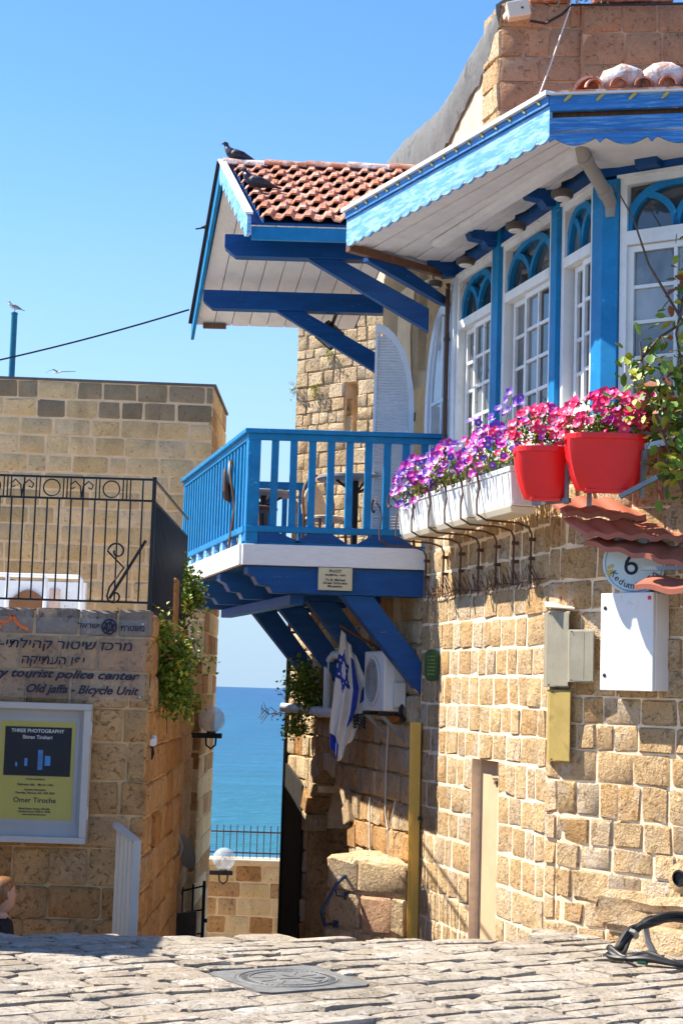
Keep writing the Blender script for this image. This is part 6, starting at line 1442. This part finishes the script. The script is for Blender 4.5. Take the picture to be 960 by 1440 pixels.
# white handrail on the terrace behind
wr = thing('white_handrail', 'low white tube handrail on the terrace behind the black railing', 'railing', (-2.8, 14.6, 2.1))
for x in (-2.96, -2.62, -2.30): MB().tube([(x, 14.6, 2.08), (x, 14.6, 2.50), (x - .02, 14.6, 2.53)], .018, 8).build('post', M['white'], wr, smooth=True)
MB().tube([(-3.6, 14.6, 2.53), (-2.33, 14.6, 2.53)], .018, 8).build('rail', M['white'], wr)
# cream panelled shutter standing against the left wall
shu = thing('wall_shutter', 'narrow cream boarded shutter with slanted white frame at the corner of the house', 'shutter', (-1.46, 11.85, -1.0))
pa, pb = V((-1.545, 11.93, 0)), V((-1.372, 11.72, 0)); pd = (pb - pa); pn = V((pd.y, -pd.x, 0)).normalized()
for k in range(5):
    a, b = pa + pd * (k / 5 + .01), pa + pd * ((k + 1) / 5 - .01); za, zb_ = .56 - .085 * k / 5, .56 - .085 * (k + 1) / 5
    MB().hexa([a + UP * -1.0, b + UP * -1.0, b - pn * .02 + UP * -1.0, a - pn * .02 + UP * -1.0], [a + UP * za, b + UP * zb_, b - pn * .02 + UP * zb_, a - pn * .02 + UP * za]).build('board', M['cream'], shu)
MB().bar(pa + UP * .585 + pn * .005, pb + UP * .495 + pn * .005, .05, .035).build('frame', M['frame_w'], shu); MB().bar(pb + UP * .50 + pd.normalized() * .012, pb + UP * -1.0 + pd.normalized() * .012, .05, .035).build('frame', M['frame_w'], shu)
ccam = thing('wall_camera', 'small white camera on the side wall below the hanging bush', 'camera', (-1.36, 12.3, 1.08)); MB().tube([(-1.34, 12.22, 1.20), (-1.33, 12.12, 1.17)], .028, 10).build('body', M['white'], ccam, smooth=True); MB().tube([(-1.345, 12.2, 1.15), (-1.33, 12.16, 1.09), (-1.345, 12.2, 1.05)], .012, 6).build('bracket', M['black'], ccam)
# alley lamps with glass globes
def lamp(c_, r, x0, label):
    c_ = V(c_); o = thing('globe_lamp', label, 'street lamp', V((x0, c_.y, c_.z - r - .05)), 'globe lamps in the alley')
    mb = MB(); mb.lathe(c_, [(r * math.sin(math.pi * i / 18), -r * math.cos(math.pi * i / 18)) for i in range(1, 18)], 28); mb.build('globe', M['globe'], o, smooth='all')
    MB().lathe(c_ - UP * .10, [(.02, 0), (.03, .05), (.03, .09), (.012, .12)], 12).build('bulb', M['white'], o)
    MB().box(((x0 + c_.x + .13) / 2, c_.y, c_.z - r - .03), (c_.x + .13 - x0, .07, .06)).build('arm', M['iron'], o, bevel=.006)
    MB().lathe(c_ - UP * (r + .005), [(.06, 0), (.05, .03)], 16).build('collar', M['iron'], o)
    MB().tube([c_ + V((.06, 0, -r - .06)), c_ + V((.055, 0, -r - .14)), c_ + V((0, 0, -r - .185)), c_ + V((-.055, 0, -r - .14)), c_ + V((-.06, 0, -r - .06))], .012, 8).build('scroll', M['iron'], o, smooth=True)
lamp((-1.465, 19.6, 1.20), .16, -1.95, 'upper globe lamp on a dark arm against the tower edge')
lamp((-1.50, 23.4, -.82), .16, -2.0, 'lower globe lamp in front of the sea parapet')
dsh = thing('satellite_dish', 'small tilted dish on the shaded alley wall with hanging cable', 'satellite dish', (-1.55, 17.2, -.3)); dn_ = V((.8, -.35, .35)).normalized()
MB().lathe((-1.56, 17.4, -.15), [(.19, .05), (.14, .025), (.08, .008), (.01, 0)], 22, dn_).build('dish', M['steel_d'], dsh, smooth=True); MB().tube([(-1.7, 17.5, -.25), (-1.56, 17.4, -.16)], .02, 6).build('mount', M['iron'], dsh); MB().tube([(-1.57, 17.0, 1.2), (-1.57, 17.0, .3), (-1.60, 17.0, -.05), (-1.56, 17.0, -.28), (-1.52, 17.0, -.05), (-1.57, 17.0, .1)], .008, 6).build('cable', M['pvc'], dsh)
gt = thing('iron_gate', 'dark iron grid gate at the bottom of the alley with a grey panel', 'gate', (-1.6, 19, -2.0))
for k in range(4): x = -1.78 + k * .125; MB().bar((x, 18.9 - .1 * k, -2.0), (x, 18.9 - .1 * k, -.72 + .05 * k), .022, .022).build('bar', M['iron'], gt)
for k in range(5): z = -.74 - .24 * k; MB().bar((-1.80, 18.92, z - .02), (-1.39, 18.58, z + .12 - .02 * k), .018, .018).build('rail', M['iron'], gt)
MB().bar((-1.40, 18.6, -2.0), (-1.40, 18.6, -.57), .035, .035).build('post', M['iron'], gt); MB().box((-1.37, 18.58, -1.0), (.04, .05, .04)).build('lock', M['iron'], gt)
MB().hexa([(-1.64, 17.6, -1.9), (-1.38, 17.45, -1.9), (-1.38, 17.48, -1.9), (-1.64, 17.63, -1.9)], [(-1.64, 17.6, -.80), (-1.38, 17.45, -.75), (-1.38, 17.48, -.75), (-1.64, 17.63, -.80)]).build('panel', M['steel_d'], gt)
# lower retaining stones of the alley's left side between the house and the tower
aw = thing('alley_wall', 'shaded stone retaining wall between the low house and the tower', 'wall', (-1.7, 17, -2))
AW = Path([(-1.52, 14.98), (-1.72, 19.9)]); awc = core(AW, 'wall', aw, 0, AW.L[-1], -2.3, 1.95, [], M['mortar_l'], 0, -.4)
rnd = random.Random(77); masonry(AW, awc, 0, AW.L[-1], courses(-2.2, 1.95, .3, rnd, .06), (.9, 1.3), [], [M['stone_l']], rnd, .014, .010, .016)
# turquoise pole, wire
pol = thing('pole', 'turquoise metal pole with a seagull behind the tower top', 'pole', (-3.95, 20.5, 4)); MB().tube([(-4.26, 20.6, 4.5), (-4.27, 20.6, 6.26)], .040, 14).build('shaft', M['turq'], pol, smooth=True); MB().lathe((-4.27, 20.6, 6.26), [(.044, 0), (.044, .02), (.02, .03)], 14).build('cap', M['turq'], pol)
wi = thing('overhead_wire', 'thin black wire running from the balcony roof out of frame to the left', 'wire', (-1.76, 18.2, 5.8))
a, b = V((-1.80, 18.22, 5.84)), V((-6.0, 18.9, 4.90)); MB().tube([a + (b - a) * t + UP * (-.35 * t * (1 - t)) for t in [i / 16 for i in range(17)]], .011, 5).build('wire', M['black'], wi)
cw3 = thing('cable', 'grey cable drooping from the balcony roof eave to the blue fascia corner', 'cable', (-.1, 13.4, 5.5)); MB().tube([(-.02, 13.96, 5.60), (.0, 13.9, 5.46), (.06, 13.7, 5.36), (.16, 13.45, 5.36), (.02, 13.0, 5.42)], .010, 6).build('cable', M['pvc'], cw3)

# ================================================================== BIRDS
def bird(name, label, cat, p, ang, mats, L_=.30, head_up=.10, group=None, tail_only=False, legs=True):
    p = V(p); o = thing(name, label, cat, p, group); Rz_ = Matrix.Rotation(ang, 3, 'Z')
    W = lambda x, y, z: p + (Rz_ @ V((x, y, z)))
    D = lambda x, z: Rz_ @ V((x, 0, z)); k = L_ / .30; body, neck, wing, beak = mats
    bz = .105 * k
    MB().loft([(W(-.13 * k, 0, bz - .03 * k), .012 * k, .012 * k, D(1, .3)), (W(-.09 * k, 0, bz - .012 * k), .032 * k, .034 * k, D(1, .3)), (W(-.03 * k, 0, bz + .004 * k), .050 * k, .054 * k, D(1, .3)), (W(.04 * k, 0, bz + .022 * k), .053 * k, .060 * k, D(1, .4)), (W(.085 * k, 0, bz + .045 * k), .042 * k, .048 * k, D(.9, .6)), (W(.108 * k, 0, bz + .075 * k), .028 * k, .032 * k, D(.6, .9)), (W(.118 * k, 0, bz + .10 * k), .022 * k, .024 * k, D(.5, 1)), (W(.125 * k, 0, bz + .122 * k), .023 * k, .025 * k, D(.8, .8)), (W(.143 * k, 0, bz + .132 * k), .020 * k, .021 * k, D(1, .1)), (W(.160 * k, 0, bz + .128 * k), .009 * k, .010 * k, D(1, -.2))], 12).build('body', body, o, smooth='all')
    MB().loft([(W(.083 * k, 0, bz + .046 * k), .0435 * k, .0495 * k, D(.9, .6)), (W(.108 * k, 0, bz + .075 * k), .0295 * k, .0335 * k, D(.6, .9)), (W(.118 * k, 0, bz + .10 * k), .0235 * k, .0255 * k, D(.5, 1))], 12).build('neck_band', neck, o, smooth='all')
    for sg_ in (-1, 1):
        MB().loft([(W(.075 * k, sg_ * .040 * k, bz + .035 * k), .006 * k, .012 * k, D(1, .4)), (W(.04 * k, sg_ * .052 * k, bz + .028 * k), .012 * k, .040 * k, D(1, .4)), (W(-.04 * k, sg_ * .047 * k, bz + .008 * k), .010 * k, .036 * k, D(1, .3)), (W(-.12 * k, sg_ * .026 * k, bz - .018 * k), .007 * k, .018 * k, D(1, .3)), (W(-.17 * k, sg_ * .012 * k, bz - .032 * k), .003 * k, .005 * k, D(1, .3))], 8).build('wing', wing, o, smooth='all')
        MB().lathe(W(.146 * k, sg_ * .018 * k, bz + .138 * k), [(.004 * k, -.002), (.004 * k, .002 * k)], 8, Rz_ @ V((0, sg_, 0))).build('eye', beak, o)
        if legs: MB().tube([W(.0, sg_ * .022 * k, bz - .04 * k), W(-.008 * k, sg_ * .022 * k, .025 * k), W(.004 * k, sg_ * .022 * k, .004), W(.03 * k, sg_ * .026 * k, .002)], .0045 * k, 6).build('leg', M['leaf_r'], o)
    MB().loft([(W(-.10 * k, 0, bz - .02 * k), .020 * k, .010 * k, D(1, .25)), (W(-.17 * k, 0, bz - .038 * k), .026 * k, .006 * k, D(1, .25)), (W(-.225 * k, 0, bz - .05 * k), .032 * k, .004 * k, D(1, .25))], 8).build('tail', wing, o, smooth='all')
    MB().loft([(W(.158 * k, 0, bz + .129 * k), .006 * k, .006 * k, D(1, -.2)), (W(.172 * k, 0, bz + .123 * k), .004 * k, .004 * k, D(1, -.5)), (W(.180 * k, 0, bz + .116 * k), .001 * k, .001 * k, D(1, -.6))], 6).build('beak', beak, o, smooth='all')
    return o
PM = (M['pig'], M['pig_n'], M['pig'], M['beak'])
bird('pigeon', 'dark pigeon perched at the left end of the tiled ridge', 'pigeon', (LX(16.1) + .15, 16.1, 6.83), R(184), (M['pig'], M['pig_g'], M['pig'], M['beak']), .31, group='pigeons on the balcony roof')
bird('pigeon', 'dark pigeon standing lower down on the roof tiles', 'pigeon', (-.88, 14.9, 6.19), R(176), PM, .30, group='pigeons on the balcony roof')
bird('pigeon', 'pigeon half hidden behind the far gable edge with its tail showing', 'pigeon', (-1.42, 17.0, 6.37), R(8), PM, .30, group='pigeons on the balcony roof')
bird('seagull', 'white and grey seagull standing on top of the turquoise pole', 'seagull', (-4.27, 20.6, 6.29), R(200), (M['gull_w'], M['gull_w'], M['gull_g'], M['beak']), .17)
fgx = thing('seagull', 'seagull gliding just above the tower top with wings spread', 'seagull', (-7.15, 40, 9.2)); p = V((-7.15, 40, 9.22))
MB().loft([(p + V((-.26, 0, .0)), .01, .01, (1, 0, 0)), (p + V((-.14, 0, 0)), .05, .05, (1, 0, 0)), (p, .075, .07, (1, 0, 0)), (p + V((.14, 0, .02)), .05, .05, (1, 0, 0)), (p + V((.2, 0, .03)), .04, .04, (1, 0, 0)), (p + V((.26, 0, .03)), .01, .01, (1, 0, 0))], 10).build('body', M['gull_w'], fgx, smooth='all')
for q in (((.02, .05, .04), (.28, .5, .16), (.62, .62, .20), (.98, .6, .22)), ((.02, -.05, .04), (-.2, -.4, .10), (-.38, -.6, -.02), (-.55, -.75, -.2))):
    q = [p + V(a) for a in q]; mb = MB(); vs = []; 
    for a, c_ in zip(q, (.14, .13, .10, .02)): vs += [a + V((-c_ * .6, c_, .012)), a + V((c_ * .4, -c_ * .6, 0.02)), a + V((-c_ * .2, c_ * .2, -.012))]
    fs = []
    for i in range(3):
        for j in range(3): fs.append((i * 3 + j, i * 3 + (j + 1) % 3, i * 3 + 3 + (j + 1) % 3, i * 3 + 3 + j))
    mb.add(vs, fs + [(0, 1, 2), (9, 11, 10)]).build('wing', M['gull_g'], fgx, smooth='all')

for o in fgx.children: o.scale = (.42, .42, .42)
# ================================================================== PERSON sitting on the step below the square
st_ = thing('stone_step', 'stone step below the edge of the square at the left', 'step', (-2.3, 11.3, -1.05)); MB().box((-2.35, 11.32, -.83), (.9, .5, .46)).build('block', M['stone_l'], st_, bevel=.02)
pe = thing('person', 'person in a black top with tied back blond brown hair at the left edge', 'person', (-2.24, 11.3, -.6))
def skin_body(name, verts, edges, radii, root, mat, parent, sub=2):
    me = bpy.data.meshes.new(name); off = V(parent.location); me.from_pydata([V(p) - off for p in verts], edges, []); o = bpy.data.objects.new(name, me); link(o, parent)
    o.modifiers.new('skin', 'SKIN').use_smooth_shade = True
    for i, r_ in enumerate(radii): d_ = me.skin_vertices[0].data[i]; d_.radius = r_ if isinstance(r_, tuple) else (r_, r_); d_.use_root = i == root
    s_ = o.modifiers.new('sub', 'SUBSURF'); s_.levels = sub; s_.render_levels = sub
    dg = bpy.context.evaluated_depsgraph_get(); m2 = bpy.data.meshes.new_from_object(o.evaluated_get(dg)); o.modifiers.clear(); o.data = m2; m2.name = name
    m2.materials.clear(); 
    for q in (mat if isinstance(mat, list) else [mat]): m2.materials.append(q)
    return o
bx_, by_ = -2.235, 11.30
vv = [(bx_, by_, -.50), (bx_, by_ - .02, -.30), (bx_, by_ - .03, -.12), (bx_ + .01, by_ - .02, -.02), (bx_ + .015, by_ - .01, .06),                      # pelvis, waist, chest, neck base, neck
      (bx_ + .015, by_ - .16, -.06), (bx_ + .06, by_ - .22, -.30), (bx_ + .26, by_ - .15, -.42),                                       # near arm
      (bx_ + .015, by_ + .14, -.06), (bx_ + .06, by_ + .2, -.30), (bx_ + .26, by_ + .12, -.42),
      (bx_ + .05, by_ - .09, -.52), (bx_ + .42, by_ - .10, -.50), (bx_ + .42, by_ - .10, -.93), (bx_ + .54, by_ - .10, -1.0),
      (bx_ + .05, by_ + .09, -.52), (bx_ + .42, by_ + .10, -.50), (bx_ + .42, by_ + .10, -.93), (bx_ + .54, by_ + .10, -1.0), (bx_ + .33, by_ - .13, -.44), (bx_ + .33, by_ + .10, -.44)]
ee = [(0, 1), (1, 2), (2, 3), (3, 4), (2, 5), (5, 6), (6, 7), (2, 8), (8, 9), (9, 10), (0, 11), (11, 12), (12, 13), (13, 14), (0, 15), (15, 16), (16, 17), (17, 18), (7, 19), (10, 20)]
rr2 = [(.13, .15), (.10, .13), (.11, .15), (.07, .08), .052, .062, .045, .032, .062, .045, .032, .09, .065, .045, .04, .09, .065, .045, .04, .03, .03]
pb_ = skin_body('body', vv, ee, rr2, 0, [M['cloth_k'], M['skin'], M['jeans']], pe)
for p_ in pb_.data.polygons:
    c_ = p_.center + V(pe.location); p_.material_index = 1 if (c_.z > .0 or (c_.x > bx_ + .16 and c_.z > -.46)) else (2 if c_.z < -.46 else 0)
hd = V((0, 0, 0)); n0 = set(pe.children)
MB().loft([(hd + V((.0, 0, -.125)), .030, .030, (0.02, 0, 1)), (hd + V((.022, 0, -.105)), .052, .062, (.02, 0, 1)), (hd + V((.018, 0, -.06)), .064, .082, (.02, 0, 1)), (hd + V((.01, 0, 0)), .074, .092, (.02, 0, 1)), (hd + V((.0, 0, .05)), .072, .090, (.02, 0, 1)), (hd + V((-.005, 0, .085)), .050, .066, (.02, 0, 1)), (hd + V((-.005, 0, .10)), .015, .02, (.02, 0, 1))], 18).build('head', M['skin'], pe, smooth='all')
MB().loft([(hd + V((.098, 0, .02)), .008, .006, (0, 0, 1)), (hd + V((.112, 0, -.012)), .012, .012, (0, 0, 1)), (hd + V((.10, 0, -.03)), .014, .008, (0, 0, 1))], 8).build('nose', M['skin'], pe, smooth='all')
MB().lathe(hd + V((.094, 0, -.062)), [(.02, 0), (.014, .006)], 10, (1, 0, 0), 1, .4).build('mouth', M['pet_p'], pe)
for sg_ in (-1, 1):
    MB().lathe(hd + V((.084, sg_ * .032, .008)), [(.011, 0), (.006, .006)], 10, (1, 0, 0)).build('eye', M['ink_k'], pe)
    MB().loft([(hd + V((-.01, sg_ * .074, -.03)), .008, .006, (0, 0, 1)), (hd + V((-.012, sg_ * .082, .0)), .014, .009, (0, 0, 1)), (hd + V((-.01, sg_ * .078, .028)), .008, .006, (0, 0, 1))], 8).build('ear', M['skin'], pe, smooth='all')
MB().loft([(hd + V((-.055, 0, -.08)), .030, .030, (-.1, 0, 1)), (hd + V((-.048, 0, -.045)), .070, .056, (-.1, 0, 1)), (hd + V((-.035, 0, .0)), .083, .082, (-.1, 0, 1)), (hd + V((-.018, 0, .05)), .084, .094, (-.05, 0, 1)), (hd + V((-.005, 0, .088)), .066, .080, (0, 0, 1)), (hd + V((.0, 0, .112)), .035, .045, (0, 0, 1)), (hd + V((.0, 0, .118)), .008, .01, (0, 0, 1))], 18).build('hair', M['hair'], pe, smooth='all')
MB().tube([hd + V((-.10, 0, .0)), hd + V((-.135, 0, -.01)), hd + V((-.15, 0, -.08)), hd + V((-.145, 0, -.17))], [.022, .034, .032, .012], 10).build('ponytail', M['hair'], pe, smooth='all')

HM = Matrix.Translation(V((bx_ + .02, by_ - .01, .155)) - V(pe.location)) @ Matrix.Rotation(R(48), 4, 'Z') @ Matrix.Translation(V(pe.location))
for o in pe.children:
    if o not in n0: o.data.transform(HM)
